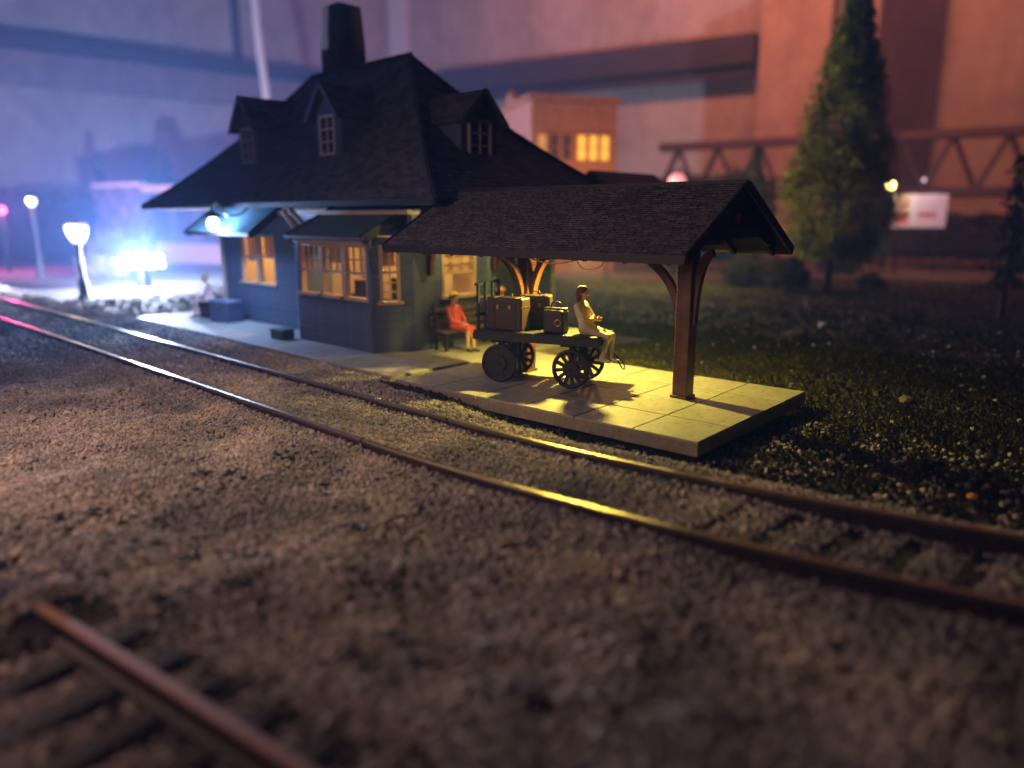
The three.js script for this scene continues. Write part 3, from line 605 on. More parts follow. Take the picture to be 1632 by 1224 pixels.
// ------------------------------------------------------------------ baggage cart
const CART = [-9.1, 0, -10.4], TURN = 0.34;
const cart = thing('baggage_cart', 'black four wheeled baggage cart with spoked wheels on the platform', 'cart', CART, TURN);
{
  const yd = 1.28;
  for (let k = 0; k < 12; k++) part(cart, 'deck_plank', box(0.185, 0.05, 1.0, -1.1 + k * 0.2, yd, 0), M.blackWood);
  part(cart, 'deck_frame', join([box(2.42, 0.12, 0.09, 0, yd - 0.085, 0.46), box(2.42, 0.12, 0.09, 0, yd - 0.085, -0.46), box(0.09, 0.12, 0.84, -1.16, yd - 0.085, 0), box(0.09, 0.12, 0.84, 1.16, yd - 0.085, 0)]), M.black);
  for (const s of [-1, 1]) part(cart, 'axle', join([rod([s * 0.7, P + 0.35, -0.5], [s * 0.7, P + 0.35, 0.5], 0.035), box(0.14, 0.42, 0.1, s * 0.7, P + 0.63, 0.28), box(0.14, 0.42, 0.1, s * 0.7, P + 0.63, -0.28), box(0.5, 0.1, 0.62, s * 0.7, P + 0.77, 0)]), M.black);
  const rim = new THREE.TorusGeometry(0.318, 0.034, 8, 40), hub = cyl(0.15, 0.15, 0.1).rotateX(Math.PI / 2);
  const tyre = new THREE.CylinderGeometry(0.352, 0.352, 0.07, 40, 1, true).rotateX(Math.PI / 2);
  for (const x of [-0.7, 0.7]) for (const z of [-0.42, 0.42]) {
    const w = holder(cart, 'wheel', [x, P + 0.352, z]); w.rotation.z = rr(0, 1);
    part(w, 'rim', rim, M.black); part(w, 'tyre', tyre, M.black); part(w, 'hub', hub, M.black);
    for (let k = 0; k < 12; k++) { const a = k * Math.PI / 6; part(w, 'spoke', bar([0.07 * Math.cos(a), 0.07 * Math.sin(a), 0], [0.31 * Math.cos(a), 0.31 * Math.sin(a), 0], 0.062, 0.04), M.black); }
    if (x < 0 && z > 0) part(w, 'disc_plate', cyl(0.3, 0.3, 0.02, 0, 0, 0, 32).rotateX(Math.PI / 2), M.black);
  }
  const rack = holder(cart, 'end_rack');
  for (const z of [-0.45, -0.15, 0.15, 0.45]) part(rack, 'stake', box(0.045, 0.86, 0.045, -1.12, yd + 0.45, z), M.black);
  for (const y of [0.3, 0.62, 0.86]) part(rack, 'rail', box(0.04, 0.05, 0.98, -1.15, yd + y, 0), M.black);
  part(cart, 'tongue', join([rod([1.2, yd - 0.2, 0], [1.5, P + 0.5, 0], 0.03), wire([[1.46, P + 0.52, -0.12], [1.55, P + 0.36, -0.06], [1.55, P + 0.36, 0.06], [1.46, P + 0.52, 0.12]], 0.012)]), M.black);
}
const onCart = (x, z) => { const c = Math.cos(TURN), s = Math.sin(TURN); return [CART[0] + x * c + z * s, 1.306, CART[2] - x * s + z * c]; };
function suitcase(name, label, w, h, d, x, z, turn, m) {
  const t = thing(name, label, 'suitcase', onCart(x, z), TURN + turn);
  part(t, 'shell', rbox(w, h, d, 0, h / 2, 0, 0.035), m);
  part(t, 'seam', box(w + 0.012, 0.02, d + 0.012, 0, h * 0.72, 0), M.leatherDark);
  for (const s of [-1, 1]) part(t, 'strap', rbox(0.055, h + 0.014, d + 0.016, s * w * 0.3, h / 2, 0, 0.006), M.leatherDark);
  for (const s of [-1, 1]) part(t, 'latch', box(0.05, 0.07, 0.016, s * w * 0.17, h * 0.72, d / 2 + 0.012), M.brass);
  part(t, 'handle', wire([[-0.09, h + 0.005, 0], [-0.07, h + 0.055, 0], [0.07, h + 0.055, 0], [0.09, h + 0.005, 0]], 0.013, 16), M.leatherDark);
  return t;
}
suitcase('suitcase', 'large dark brown suitcase standing by the rack of the baggage cart', 0.74, 0.6, 0.34, -0.62, 0.2, -0.1, M.leather);
suitcase('suitcase', 'brown suitcase behind the large one on the baggage cart', 0.6, 0.62, 0.3, -0.25, -0.22, 0.2, M.leather);
{
  const t = thing('travel_bag', 'brown leather travel bag with ring and top handle mid cart', 'bag', onCart(0.33, 0.22), TURN - 0.05);
  part(t, 'shell', rbox(0.40, 0.42, 0.3, 0, 0.21, 0, 0.05), M.leather);
  part(t, 'top_frame', rbox(0.42, 0.05, 0.14, 0, 0.43, 0, 0.02), M.leatherDark);
  part(t, 'handle', wire([[-0.1, 0.44, 0], [-0.07, 0.54, 0], [0.07, 0.54, 0], [0.1, 0.44, 0]], 0.016, 16), M.leatherDark);
  part(t, 'ring', new THREE.TorusGeometry(0.055, 0.011, 8, 20).translate(0.1, 0.2, 0.165), M.brass);
}

// ------------------------------------------------------------------ figures
// a smooth skin over tapered bones: distances joined by a smooth minimum and meshed as a surface net
function surfaceNet(f, lo, hi, cell, paint) {
  const n = [0, 1, 2].map((k) => Math.ceil((hi[k] - lo[k]) / cell) + 1), at = (i, j, k) => (k * n[1] + j) * n[0] + i;
  const F = new Float32Array(n[0] * n[1] * n[2]), id = new Int32Array(F.length).fill(-1), pos = [], idx = [];
  for (let k = 0; k < n[2]; k++) for (let j = 0; j < n[1]; j++) for (let i = 0; i < n[0]; i++) F[at(i, j, k)] = f(lo[0] + i * cell, lo[1] + j * cell, lo[2] + k * cell);
  for (let k = 0; k < n[2] - 1; k++) for (let j = 0; j < n[1] - 1; j++) for (let i = 0; i < n[0] - 1; i++) {
    let c = 0, x = 0, y = 0, z = 0;
    const v = (a) => F[at(i + (a & 1), j + (a >> 1 & 1), k + (a >> 2))];
    for (let a = 0; a < 8; a++) for (const b of [1, 2, 4]) if (!(a & b)) {
      const p = v(a), q = v(a | b);
      if ((p < 0) !== (q < 0)) { const t = p / (p - q); x += (a & 1) + (b === 1 ? t : 0); y += (a >> 1 & 1) + (b === 2 ? t : 0); z += (a >> 2) + (b === 4 ? t : 0); c++; }
    }
    if (c) { id[at(i, j, k)] = pos.length / 3; pos.push(lo[0] + (i + x / c) * cell, lo[1] + (j + y / c) * cell, lo[2] + (k + z / c) * cell); }
  }
  const quad = (a, b, c, d, flip) => { if (a < 0 || b < 0 || c < 0 || d < 0) return; flip ? idx.push(a, c, b, a, d, c) : idx.push(a, b, c, a, c, d); };
  for (let k = 1; k < n[2] - 1; k++) for (let j = 1; j < n[1] - 1; j++) for (let i = 1; i < n[0] - 1; i++) {
    const o = F[at(i, j, k)] < 0;
    if (o !== F[at(i + 1, j, k)] < 0) quad(id[at(i, j - 1, k - 1)], id[at(i, j, k - 1)], id[at(i, j, k)], id[at(i, j - 1, k)], !o);
    if (o !== F[at(i, j + 1, k)] < 0) quad(id[at(i - 1, j, k - 1)], id[at(i - 1, j, k)], id[at(i, j, k)], id[at(i, j, k - 1)], !o);
    if (o !== F[at(i, j, k + 1)] < 0) quad(id[at(i - 1, j - 1, k)], id[at(i, j - 1, k)], id[at(i, j, k)], id[at(i - 1, j, k)], !o);
  }
  const g = new THREE.BufferGeometry(), col = [];
  for (let i = 0; i < pos.length; i += 3) col.push(...paint(pos[i], pos[i + 1], pos[i + 2]));
  g.setAttribute('position', new THREE.Float32BufferAttribute(pos, 3)); g.setAttribute('color', new THREE.Float32BufferAttribute(col, 3)); g.setIndex(idx); g.computeVertexNormals();
  return g;
}
const boneDist = (b, x, y, z) => {
  const [ax, ay, az] = b.a, dx = b.b[0] - ax, dy = b.b[1] - ay, dz = b.b[2] - az, L = dx * dx + dy * dy + dz * dz || 1e-9;
  const t = Math.max(0, Math.min(1, ((x - ax) * dx + (y - ay) * dy + (z - az) * dz) / L));
  return Math.hypot((x - ax - dx * t) * (b.sx ?? 1), y - ay - dy * t, z - az - dz * t) - lerp(b.r0, b.r1, t);
};
const smin = (a, b, k) => { const h = Math.max(0, k - Math.abs(a - b)) / k; return Math.min(a, b) - h * h * k / 4; };
function skin(bones, cell, k) {
  const lo = [9, 9, 9], hi = [-9, -9, -9];
  for (const b of bones) for (const p of [b.a, b.b]) for (let q = 0; q < 3; q++) { lo[q] = Math.min(lo[q], p[q] - Math.max(b.r0, b.r1) - 0.04); hi[q] = Math.max(hi[q], p[q] + Math.max(b.r0, b.r1) + 0.04); }
  const f = (x, y, z) => { let d = 1; for (const b of bones) d = smin(d, boneDist(b, x, y, z), k); return d; };
  const paint = (x, y, z) => { let best = 1e9, c = [1, 1, 1]; for (const b of bones) { const d = boneDist(b, x, y, z) + (b.bias ?? 0); if (d < best) { best = d; c = typeof b.c === 'function' ? b.c(x, y, z) : b.c; } } return c; };
  return surfaceNet(f, lo, hi, cell, paint);
}
// a seated figure, facing +z, seat at y = 0
function seated(o) {
  const { skinC, top, legs, shoe, sleeve } = o, B = [];
  const add = (a, b, r0, r1, c, e = {}) => B.push({ a, b, r0, r1, c, ...e });
  const lean = o.lean ?? -0.08, nod = o.nod ?? 0.02;
  const chest = [0, 0.42, lean * 0.8], neck = [0, 0.585, lean], head = [0, 0.715, lean + nod];
  add([0, 0.10, 0], [0, 0.24, lean * 0.3], 0.135, 0.115, top, { sx: 0.86 });
  add([0, 0.24, lean * 0.3], chest, 0.115, 0.125, top, { sx: 0.84 });
  add([-0.07, 0.09, 0.0], [0.07, 0.09, 0.0], 0.115, 0.115, o.skirt ?? legs);
  add([-0.12, 0.50, lean * 0.9], [0.12, 0.50, lean * 0.9], 0.068, 0.068, top);
  add([0, 0.52, lean * 0.95], [0, 0.62, lean + nod * 0.5], 0.05, 0.047, skinC);
  for (const s of [-1, 1]) {
    const kn = o.knee(s), an = o.ankle(s), el = o.elbow(s), wr = o.wrist(s);
    add([s * 0.09, 0.085, 0.02], kn, 0.09, 0.062, o.skirt ?? legs);
    add(kn, an, 0.060, 0.040, legs);
    add(an, [an[0], an[1] - 0.045, an[2] + 0.02], 0.040, 0.036, shoe);
    add([an[0], an[1] - 0.055, an[2] + 0.0], [an[0] + s * 0.01, an[1] - 0.065, an[2] + 0.14], 0.036, 0.028, shoe);
    const sh_ = [s * 0.175, 0.49, lean * 0.9];
    add(sh_, el, 0.056, 0.044, top);
    add(el, wr, 0.040, 0.028, sleeve ?? skinC);
  }
  if (o.skirt) { const k1 = o.knee(-1), k2 = o.knee(1); add([0, 0.09, 0.1], [(k1[0] + k2[0]) / 2, (k1[1] + k2[1]) / 2 - 0.03, k2[2] - 0.02], 0.11, 0.1, o.skirt); }
  const parts = [skin(B, 0.0125, 0.035)];
  // head on a finer grid
  const hx = head[0], hy = head[1], hz = head[2], face = (x, y, z) => {
    const dx = Math.abs(x - hx), dy = y - hy, dz = z - hz;
    if (dz > 0.06 && Math.hypot((dx - 0.034) * 1, (dy - 0.005) * 1.6) < 0.013) return [0.03, 0.02, 0.015];
    if (dz > 0.055 && dx < 0.024 && Math.abs(dy + 0.062) < 0.008) return [skinC[0] * 0.75, skinC[1] * 0.38, skinC[2] * 0.36];
    return skinC;
  };
  const Hd = [{ a: [hx, hy + 0.03, hz - 0.012], b: [hx, hy + 0.035, hz + 0.005], r0: 0.088, r1: 0.085, c: face, sx: 1.12 }, { a: [hx, hy - 0.02, hz + 0.02], b: [hx, hy - 0.075, hz + 0.042], r0: 0.066, r1: 0.036, c: face, sx: 1.05 },
    { a: [hx, hy + 0.008, hz + 0.09], b: [hx, hy - 0.025, hz + 0.108], r0: 0.008, r1: 0.014, c: face }, { a: [hx, hy - 0.05, hz], b: [0, 0.60, lean + nod * 0.4], r0: 0.048, r1: 0.048, c: skinC }];
  for (const s of [-1, 1]) Hd.push({ a: [hx + s * 0.078, hy + 0.012, hz - 0.012], b: [hx + s * 0.082, hy - 0.018, hz - 0.006], r0: 0.014, r1: 0.011, c: skinC });
  parts.push(skin(Hd, 0.0062, 0.022));
  // hands: a palm and five bent fingers, each hand on its own grid
  for (const s of [-1, 1]) {
    const wr = V(...o.wrist(s)), el = V(...o.elbow(s)), d = wr.clone().sub(el).normalize(), up = V(0, 1, 0).addScaledVector(d, -d.y).normalize(), side = d.clone().cross(up), Hn = [];
    const q = (f, u, w) => { const p = wr.clone().addScaledVector(d, f).addScaledVector(up, u).addScaledVector(side, w); return [p.x, p.y, p.z]; };
    Hn.push({ a: q(0, 0, 0), b: q(0.07, 0, 0), r0: 0.026, r1: 0.030, c: skinC });
    [[0.026, 0.066], [0.009, 0.074], [-0.009, 0.07], [-0.026, 0.055]].forEach(([u, L]) => { Hn.push({ a: q(0.07, u, 0), b: q(0.07 + L * 0.55, u, s * 0.008), r0: 0.0095, r1: 0.009, c: skinC }); Hn.push({ a: q(0.07 + L * 0.55, u, s * 0.008), b: q(0.07 + L * 0.9, u, s * 0.03), r0: 0.009, r1: 0.0075, c: skinC }); });
    Hn.push({ a: q(0.02, 0.024, 0), b: q(0.05, 0.05, s * 0.012), r0: 0.011, r1: 0.010, c: skinC }, { a: q(0.05, 0.05, s * 0.012), b: q(0.078, 0.052, s * 0.02), r0: 0.010, r1: 0.008, c: skinC });
    parts.push(skin(Hn, 0.005, 0.008));
  }
  return { body: mergeGeometries(parts), head };
}
const bodyMat = mat(1, 1, 1, { vertexColors: true, roughness: 0.55 });
const SKIN = [0.56, 0.30, 0.17];
function person(label, pos, turn, o, group) {
  const { body, head } = seated(o), t = thing('person', label, 'person', pos, turn, group);
  part(t, 'body', body, bodyMat);
  const [hx, hy, hz] = head;
  if (o.hair) {
    const h = [{ a: [hx, hy + 0.045, hz - 0.03], b: [hx, hy + 0.05, hz - 0.01], r0: 0.098, r1: 0.094, c: [1, 1, 1], sx: 1.05 }];
    const long = o.hair.long ?? 0;
    if (long) { h.push({ a: [hx, hy + 0.0, hz - 0.075], b: [hx, hy - long, hz - 0.085], r0: 0.075, r1: 0.045, c: [1, 1, 1], sx: 0.8 }); for (const s of [-1, 1]) h.push({ a: [hx + s * 0.085, hy + 0.04, hz - 0.03], b: [hx + s * 0.075, hy - long * 0.7, hz - 0.055], r0: 0.03, r1: 0.022, c: [1, 1, 1] }); }
    part(t, 'hair', skin(h, 0.007, 0.02), mat(...o.hair.c, { roughness: 0.65, bumpMap: rep(relief, 20), bumpScale: 0.01 }));
  }
  if (o.hat) {
    const g = holder(t, 'hat', [hx, hy + 0.075, hz - 0.005]); g.rotation.x = o.hat.tilt ?? -0.2;
    part(g, 'crown', new THREE.SphereGeometry(0.108, 20, 10, 0, Math.PI * 2, 0, Math.PI / 2).scale(1, o.hat.h ?? 0.8, 1.08), mat(...o.hat.c, { roughness: 0.7 }));
    if (o.hat.brim) part(g, 'brim', new THREE.CylinderGeometry(o.hat.brim, o.hat.brim + 0.01, 0.014, 24).translate(0, 0.0, o.hat.fwd ?? 0), mat(...(o.hat.band ?? o.hat.c), { roughness: 0.7 }));
  }
  return t;
}
{
  const cream = [0.66, 0.60, 0.40], p = onCart(0.86, 0.06);
  person('seated figure in cream clothes with long brown hair, arms folded, on the baggage cart', [p[0], p[1] - 0.005, p[2]], TURN + Math.PI / 2 - 0.12, {
    skinC: [0.62, 0.32, 0.14], top: cream, legs: [0.60, 0.53, 0.30], shoe: [0.66, 0.58, 0.40], sleeve: [0.62, 0.32, 0.14], lean: -0.13, nod: 0.05,
    knee: (s) => [s * 0.085, -0.02, 0.45], ankle: (s) => [s * 0.075, -0.39, 0.40 + s * 0.05], elbow: (s) => [s * 0.20, 0.26, 0.03], wrist: (s) => [s * -0.04, 0.28 + s * 0.02, 0.17],
    hair: { c: [0.085, 0.032, 0.018], long: 0.17 },
  });
}
// long bench along the end wall, with three figures
{
  const t = thing('platform_bench', 'long slatted wooden bench along the end wall of the station', 'bench', [-12.86, P, -12.75], Math.PI / 2);
  for (let k = 0; k < 4; k++) part(t, 'seat_slat', rbox(3.3, 0.035, 0.1, 0, 0.44, -0.2 + k * 0.12, 0.01), M.bench);
  for (let k = 0; k < 3; k++) part(t, 'back_slat', rbox(3.3, 0.1, 0.03, 0, 0.58 + k * 0.15, -0.27 - k * 0.025, 0.01), M.bench);
  for (const x of [-1.55, 0, 1.55]) { part(t, 'leg', box(0.06, 0.42, 0.06, x, 0.21, 0.14), M.black); part(t, 'leg', bar([x, 0, -0.2], [x, 0.96, -0.32], 0.06), M.black); part(t, 'seat_bearer', box(0.06, 0.05, 0.44, x, 0.4, -0.03), M.black); }
}
const sitBench = (o = {}) => ({ skinC: SKIN, shoe: [0.03, 0.025, 0.02], lean: -0.1, nod: 0.04, knee: (s) => [s * 0.075, 0.06, 0.42], ankle: (s) => [s * 0.06, -0.37, 0.44 + s * 0.04], elbow: (s) => [s * 0.215, 0.24, 0.05], wrist: (s) => [s * 0.05, 0.17, 0.24], ...o });
const seatY = P + 0.455;
person('seated figure in a red dress and yellow hat on the station bench', [-12.8, seatY, -11.58], Math.PI / 2 + 0.1, sitBench({ top: [0.62, 0.085, 0.045], sleeve: [0.62, 0.085, 0.045], skirt: [0.60, 0.08, 0.045], legs: [0.52, 0.32, 0.17], hair: { c: [0.05, 0.025, 0.015] }, hat: { c: [0.78, 0.62, 0.03], tilt: -0.32, brim: 0.125, fwd: 0.0 } }));
person('seated figure in an orange cap behind the suitcases', [-12.8, seatY, -13.12], Math.PI / 2, sitBench({ top: [0.10, 0.08, 0.07], sleeve: [0.10, 0.08, 0.07], legs: [0.07, 0.06, 0.06], hair: { c: [0.03, 0.02, 0.015] }, hat: { c: [0.80, 0.30, 0.02], tilt: 0.05, h: 1.0, brim: 0.09, fwd: 0.075, band: [0.03, 0.025, 0.02] } }));
person('seated figure in a bright red coat half hidden by the shelter post', [-12.8, seatY, -14.05], Math.PI / 2, sitBench({ top: [0.66, 0.07, 0.05], sleeve: [0.66, 0.07, 0.05], legs: [0.60, 0.16, 0.05], hair: { c: [0.10, 0.05, 0.03] } }));
// luggage and a figure by the far end of the station
{
  const t = thing('steamer_trunk', 'blue grey trunk on the platform beside the pink figure', 'trunk', [-21.2, P, -10.15], 0.15);
  part(t, 'shell', rbox(0.85, 0.5, 0.55, 0, 0.25, 0, 0.03), mat(0.07, 0.10, 0.17, { roughness: 0.5 }));
  part(t, 'lid', rbox(0.88, 0.16, 0.58, 0, 0.56, 0, 0.05), mat(0.09, 0.13, 0.2, { roughness: 0.45 }));
  part(t, 'latch', box(0.08, 0.1, 0.02, 0, 0.46, 0.29), M.brass);
  const c = thing('crate', 'small green crate at the foot of the downspout', 'crate', [-17.15, P, -9.62], 0.1);
  part(c, 'shell', rbox(0.5, 0.2, 0.36, 0, 0.1, 0, 0.015), mat(0.04, 0.09, 0.08, { roughness: 0.5 }));
  part(c, 'lid', rbox(0.53, 0.05, 0.39, 0, 0.225, 0, 0.012), mat(0.05, 0.11, 0.10, { roughness: 0.5 }));
  const b = thing('steamer_trunk', 'low dark trunk under the pink seated figure', 'trunk', [-22.35, P, -10.3], 0.3);
  part(b, 'shell', rbox(0.8, 0.4, 0.5, 0, 0.2, 0, 0.03), M.leatherDark);
  part(b, 'lid', rbox(0.83, 0.08, 0.53, 0, 0.44, 0, 0.02), M.leather);
}
person('seated figure in pale pink leaning forward at the far end of the platform', [-22.35, P + 0.48, -10.25], -0.5, sitBench({ top: [0.70, 0.42, 0.38], sleeve: [0.70, 0.42, 0.38], legs: [0.68, 0.46, 0.40], lean: 0.1, hair: { c: [0.4, 0.28, 0.12] }, wrist: (s) => [s * 0.06, 0.14, 0.4], elbow: (s) => [s * 0.22, 0.22, 0.2] }));

// ------------------------------------------------------------------ street lamps and the LED
function streetLamp(pos, h, label, globe) {
  const t = thing('street_lamp', label, 'street lamp', pos, 0, 'street lamps by the far track');
  part(t, 'post', new THREE.LatheGeometry([[0.30, 0], [0.30, 0.12], [0.20, 0.2], [0.17, 0.8], [0.10, 0.9], [0.075, h - 0.55], [0.12, h - 0.5], [0.12, h - 0.42], [0.06, h - 0.4]].map((p) => new THREE.Vector2(...p)), 16), M.black);
  part(t, 'globe_light', new THREE.LatheGeometry([[0.01, h - 0.42], [0.2, h - 0.38], [0.34, h - 0.1], [0.42, h + 0.22], [0.36, h + 0.36], [0.01, h + 0.38]].map((p) => new THREE.Vector2(p[0] * globe, h + (p[1] - h) * globe)), 16), mat(1, 0.95, 0.85, { emit: [1.9, 1.75, 1.45] }));
  part(t, 'cap', new THREE.ConeGeometry(0.2 * globe, 0.12, 16).translate(0, h + 0.42 * globe, 0), M.black);
  point(t, [0.42 * globe, h + 0.1, 0.45 * globe], LAMPS.street, 0.12);
}
streetLamp([-34.22, 0, -10.36], 2.7, 'lit street lamp on a dark tapered post nearest the track', 1.0);
streetLamp([-49.21, 0, -12.8], 4.15, 'lit street lamp far back at the left edge', 0.55);
{
  const t = thing('led_lamp', 'glaring white LED lamp left of the station, outer bulbs added to widen its glare', 'lamp', [-37.97, 0, -14.16]);
  for (const k of [-1, 0, 1]) { const b = part(t, 'bulb_light', new THREE.SphereGeometry(0.235, 20, 14), mat(1, 1, 1, { emit: [130, 140, 175] })); b.position.set(0.58 * k, 1.4, 0.56 * k * -0.9); }  // outer bulbs added to widen the glare of the single LED
  part(t, 'base_bar', bar([-0.85, 1.05, 0.8], [0.85, 1.05, -0.8], 0.3, 0.14), M.black);
  part(t, 'stand', cyl(0.4, 0.12, 1.0, 0, 0.5, 0, 16), M.black);
  point(t, [0, 1.4, 0], LAMPS.led, 0.2);
  const p = thing('led_lamp', 'small pink LED on a stalk at the left picture edge', 'lamp', [-53.95, 0, -12.39]);
  part(p, 'bulb_light', new THREE.SphereGeometry(0.24, 16, 12).translate(0, 3.73, 0), mat(1, 0.2, 0.5, { emit: [5, 0.5, 1.6] }));
  part(p, 'stalk', cyl(0.08, 0.06, 3.5, 0, 1.72, 0, 8), M.black);
  point(p, [0, 3.73, 0], LAMPS.pink, 0.3);
}

// ------------------------------------------------------------------ trees and shrubs
function leaves(n, place, size, tone) {
  const pos = new Float32Array(n * 9), col = new Float32Array(n * 9);
  for (let i = 0; i < n; i++) {
    const [x, y, z] = place(i), c = tone(x, y, z), s = size * rr(0.6, 1.4);
    for (let k = 0; k < 3; k++) { pos.set([x + rr(-s, s), y + rr(-s, s), z + rr(-s, s)], i * 9 + k * 3); col.set(c, i * 9 + k * 3); }
  }
  const g = new THREE.BufferGeometry(); g.setAttribute('position', new THREE.BufferAttribute(pos, 3)); g.setAttribute('color', new THREE.BufferAttribute(col, 3)); g.computeVertexNormals(); return g;
}
const leafMat = mat(1, 1, 1, { vertexColors: true, roughness: 0.95 });
const barkMat = mat(0.07, 0.045, 0.03, { roughness: 0.9, map: rep(grain, 1) });
const green = (r, g, b) => (x, y, z) => { const k = rr(0.5, 1.5) * (1 + 0.5 * nz(x * 1.1, y * 1.1, z * 1.1)); return [r * k, g * k, b * k]; };
function conifer(label, [x, z], h, bare, radius, n, size, tone, o = {}) {
  const t = thing('conifer_tree', label, 'tree', [x, height(x, z) - 0.03, z], 0);
  const lx = o.lean?.[0] ?? 0, lz = o.lean?.[1] ?? 0;
  part(t, 'trunk', rod([0, 0, 0], [lx * 0.9, h * 0.93, lz * 0.9], (o.trunk ?? 0.16), 0.03, 10), barkMat);
  const limbs = [];
  for (let k = 0; k < 26; k++) { const u = rr(0, 0.9), y = lerp(bare, h, u), a = rr(0, 6.3), r = radius * o.profile(u) * 0.75; limbs.push(rod([lx * y / h, y, lz * y / h], [lx * y / h + r * Math.cos(a), y + 0.25 * r, lz * y / h + r * Math.sin(a)], 0.045, 0.012, 5)); }
  part(t, 'limbs', join(limbs), barkMat);
  const cl = [];   // clumps hung over the profile, so that the outline is uneven and gaps stay
  for (let k = 0; k < (o.clumps ?? 240); k++) { const u = Math.pow(rnd(), 1.15), a = rr(0, 6.3), r = radius * o.profile(u) * Math.sqrt(rr(0.18, 1)) * rr(0.85, 1.08), y = lerp(bare, h, u); cl.push([lx * y / h + r * Math.cos(a), y, lz * y / h + r * Math.sin(a), radius * rr(0.09, 0.2) * (0.4 + o.profile(u))]); }
  part(t, 'crown', leaves(n, () => { const c = cl[Math.floor(rnd() * cl.length)], q = V(rr(-1, 1), rr(-1, 1), rr(-1, 1)); q.normalize().multiplyScalar(c[3] * Math.cbrt(rnd())); return [c[0] + q.x, c[1] + q.y * 1.2, c[2] + q.z]; }, size, tone), leafMat);
  return t;
}
const cone = (u) => Math.pow(1 - u, 0.8) * (0.55 + 0.45 * sstep(0, 0.16, u)) + 0.02;
conifer('tall olive conifer on a thin bare trunk behind the shelter', [-12.98, -33.89], 13.1, 1.75, 2.75, 80000, 0.085, green(0.19, 0.20, 0.025), { profile: (u) => cone(u), lean: [-0.3, -1.4], trunk: 0.14, clumps: 900 });
conifer('small dark conifer close left of the tall olive one', [-19.0, -38.5], 6.9, 0.6, 1.5, 9000, 0.085, green(0.05, 0.05, 0.014), { profile: cone });
conifer('dark sparse pine with tiered branches at the right edge', [-5.56, -29.93], 5.3, 0.9, 1.0, 5000, 0.06, green(0.010, 0.012, 0.008), { profile: (u) => (0.35 + 0.65 * (0.5 + 0.5 * Math.cos(u * 28))) * (1.05 - u * 0.8), trunk: 0.11, clumps: 200 });
conifer('broad dark conifer standing against the wall left of the station', [-62.0, -25.4], 8.3, 0.5, 2.1, 6000, 0.14, green(0.03, 0.04, 0.025), { profile: (u) => Math.sqrt(1 - u) });
conifer('slim dark conifer against the wall above the pale block', [-67.6, -22.6], 8.6, 0.5, 0.75, 4000, 0.12, green(0.03, 0.04, 0.025), { profile: (u) => Math.sqrt(1 - u) });
function shrub(label, [x, z], rx, ry, n, size, tone) {
  const t = thing('shrub', label, 'shrub', [x, height(x, z) - 0.03, z]);
  const cl = []; for (let k = 0; k < 60; k++) { const a = rr(0, 6.3), q = Math.sqrt(rnd()); cl.push([rx * q * Math.cos(a) * 0.8, ry * (0.25 + 0.75 * rnd()) * (1 - 0.45 * q), rx * q * Math.sin(a) * 0.8, rx * rr(0.15, 0.32)]); }
  part(t, 'stem', join([0, 1, 2, 3].map((k) => rod([0, 0, 0], [rr(-0.5, 0.5) * rx, ry * rr(0.5, 0.8), rr(-0.5, 0.5) * rx], 0.05, 0.015, 5))), barkMat);
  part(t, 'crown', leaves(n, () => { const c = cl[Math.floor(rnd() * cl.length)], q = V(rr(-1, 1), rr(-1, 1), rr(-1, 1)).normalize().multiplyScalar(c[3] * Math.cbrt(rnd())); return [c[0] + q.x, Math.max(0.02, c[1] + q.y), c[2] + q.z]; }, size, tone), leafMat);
}
const dk = green(0.022, 0.024, 0.014);
shrub('dark rounded bush right of the conifer trunk', [-12.4, -37.6], 0.75, 0.95, 2600, 0.06, dk);
shrub('dark bush seen under the right end of the shelter roof', [-14.5, -33.2], 1.1, 2.0, 4200, 0.08, dk);
shrub('dark bush low behind the shelter gable', [-17.2, -34.5], 1.3, 1.5, 3600, 0.08, dk);
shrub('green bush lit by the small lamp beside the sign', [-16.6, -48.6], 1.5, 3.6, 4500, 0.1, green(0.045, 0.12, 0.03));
shrub('dark bush at the foot of the billboard', [-17.4, -46.5], 1.5, 1.2, 3000, 0.09, dk);
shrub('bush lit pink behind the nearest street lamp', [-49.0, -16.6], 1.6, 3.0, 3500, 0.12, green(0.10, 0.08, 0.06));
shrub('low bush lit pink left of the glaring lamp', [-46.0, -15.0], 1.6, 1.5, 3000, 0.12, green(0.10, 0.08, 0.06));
shrub('dark low bush against the wall right of the slim conifer', [-66.0, -23.6], 1.6, 6.1, 3000, 0.14, green(0.03, 0.04, 0.025));
function hedge(label, a, b, h, w, n, tone) {
  const t = thing('hedge', label, 'hedge', [0, 0, 0]);
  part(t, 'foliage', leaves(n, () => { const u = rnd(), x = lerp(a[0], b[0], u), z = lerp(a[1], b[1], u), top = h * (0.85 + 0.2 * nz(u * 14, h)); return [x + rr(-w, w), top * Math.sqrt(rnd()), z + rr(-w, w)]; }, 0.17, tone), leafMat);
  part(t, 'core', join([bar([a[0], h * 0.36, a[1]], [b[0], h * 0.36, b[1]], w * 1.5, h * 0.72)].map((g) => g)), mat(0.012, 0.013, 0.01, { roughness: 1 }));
}
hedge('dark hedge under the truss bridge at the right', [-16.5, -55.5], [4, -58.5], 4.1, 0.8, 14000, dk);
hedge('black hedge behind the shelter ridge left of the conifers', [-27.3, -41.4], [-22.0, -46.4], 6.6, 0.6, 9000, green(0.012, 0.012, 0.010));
hedge('tall dark hedge along the wall behind the far street lamp', [-70.5, -24.5], [-74, -6], 5.9, 0.9, 12000, green(0.025, 0.03, 0.03));

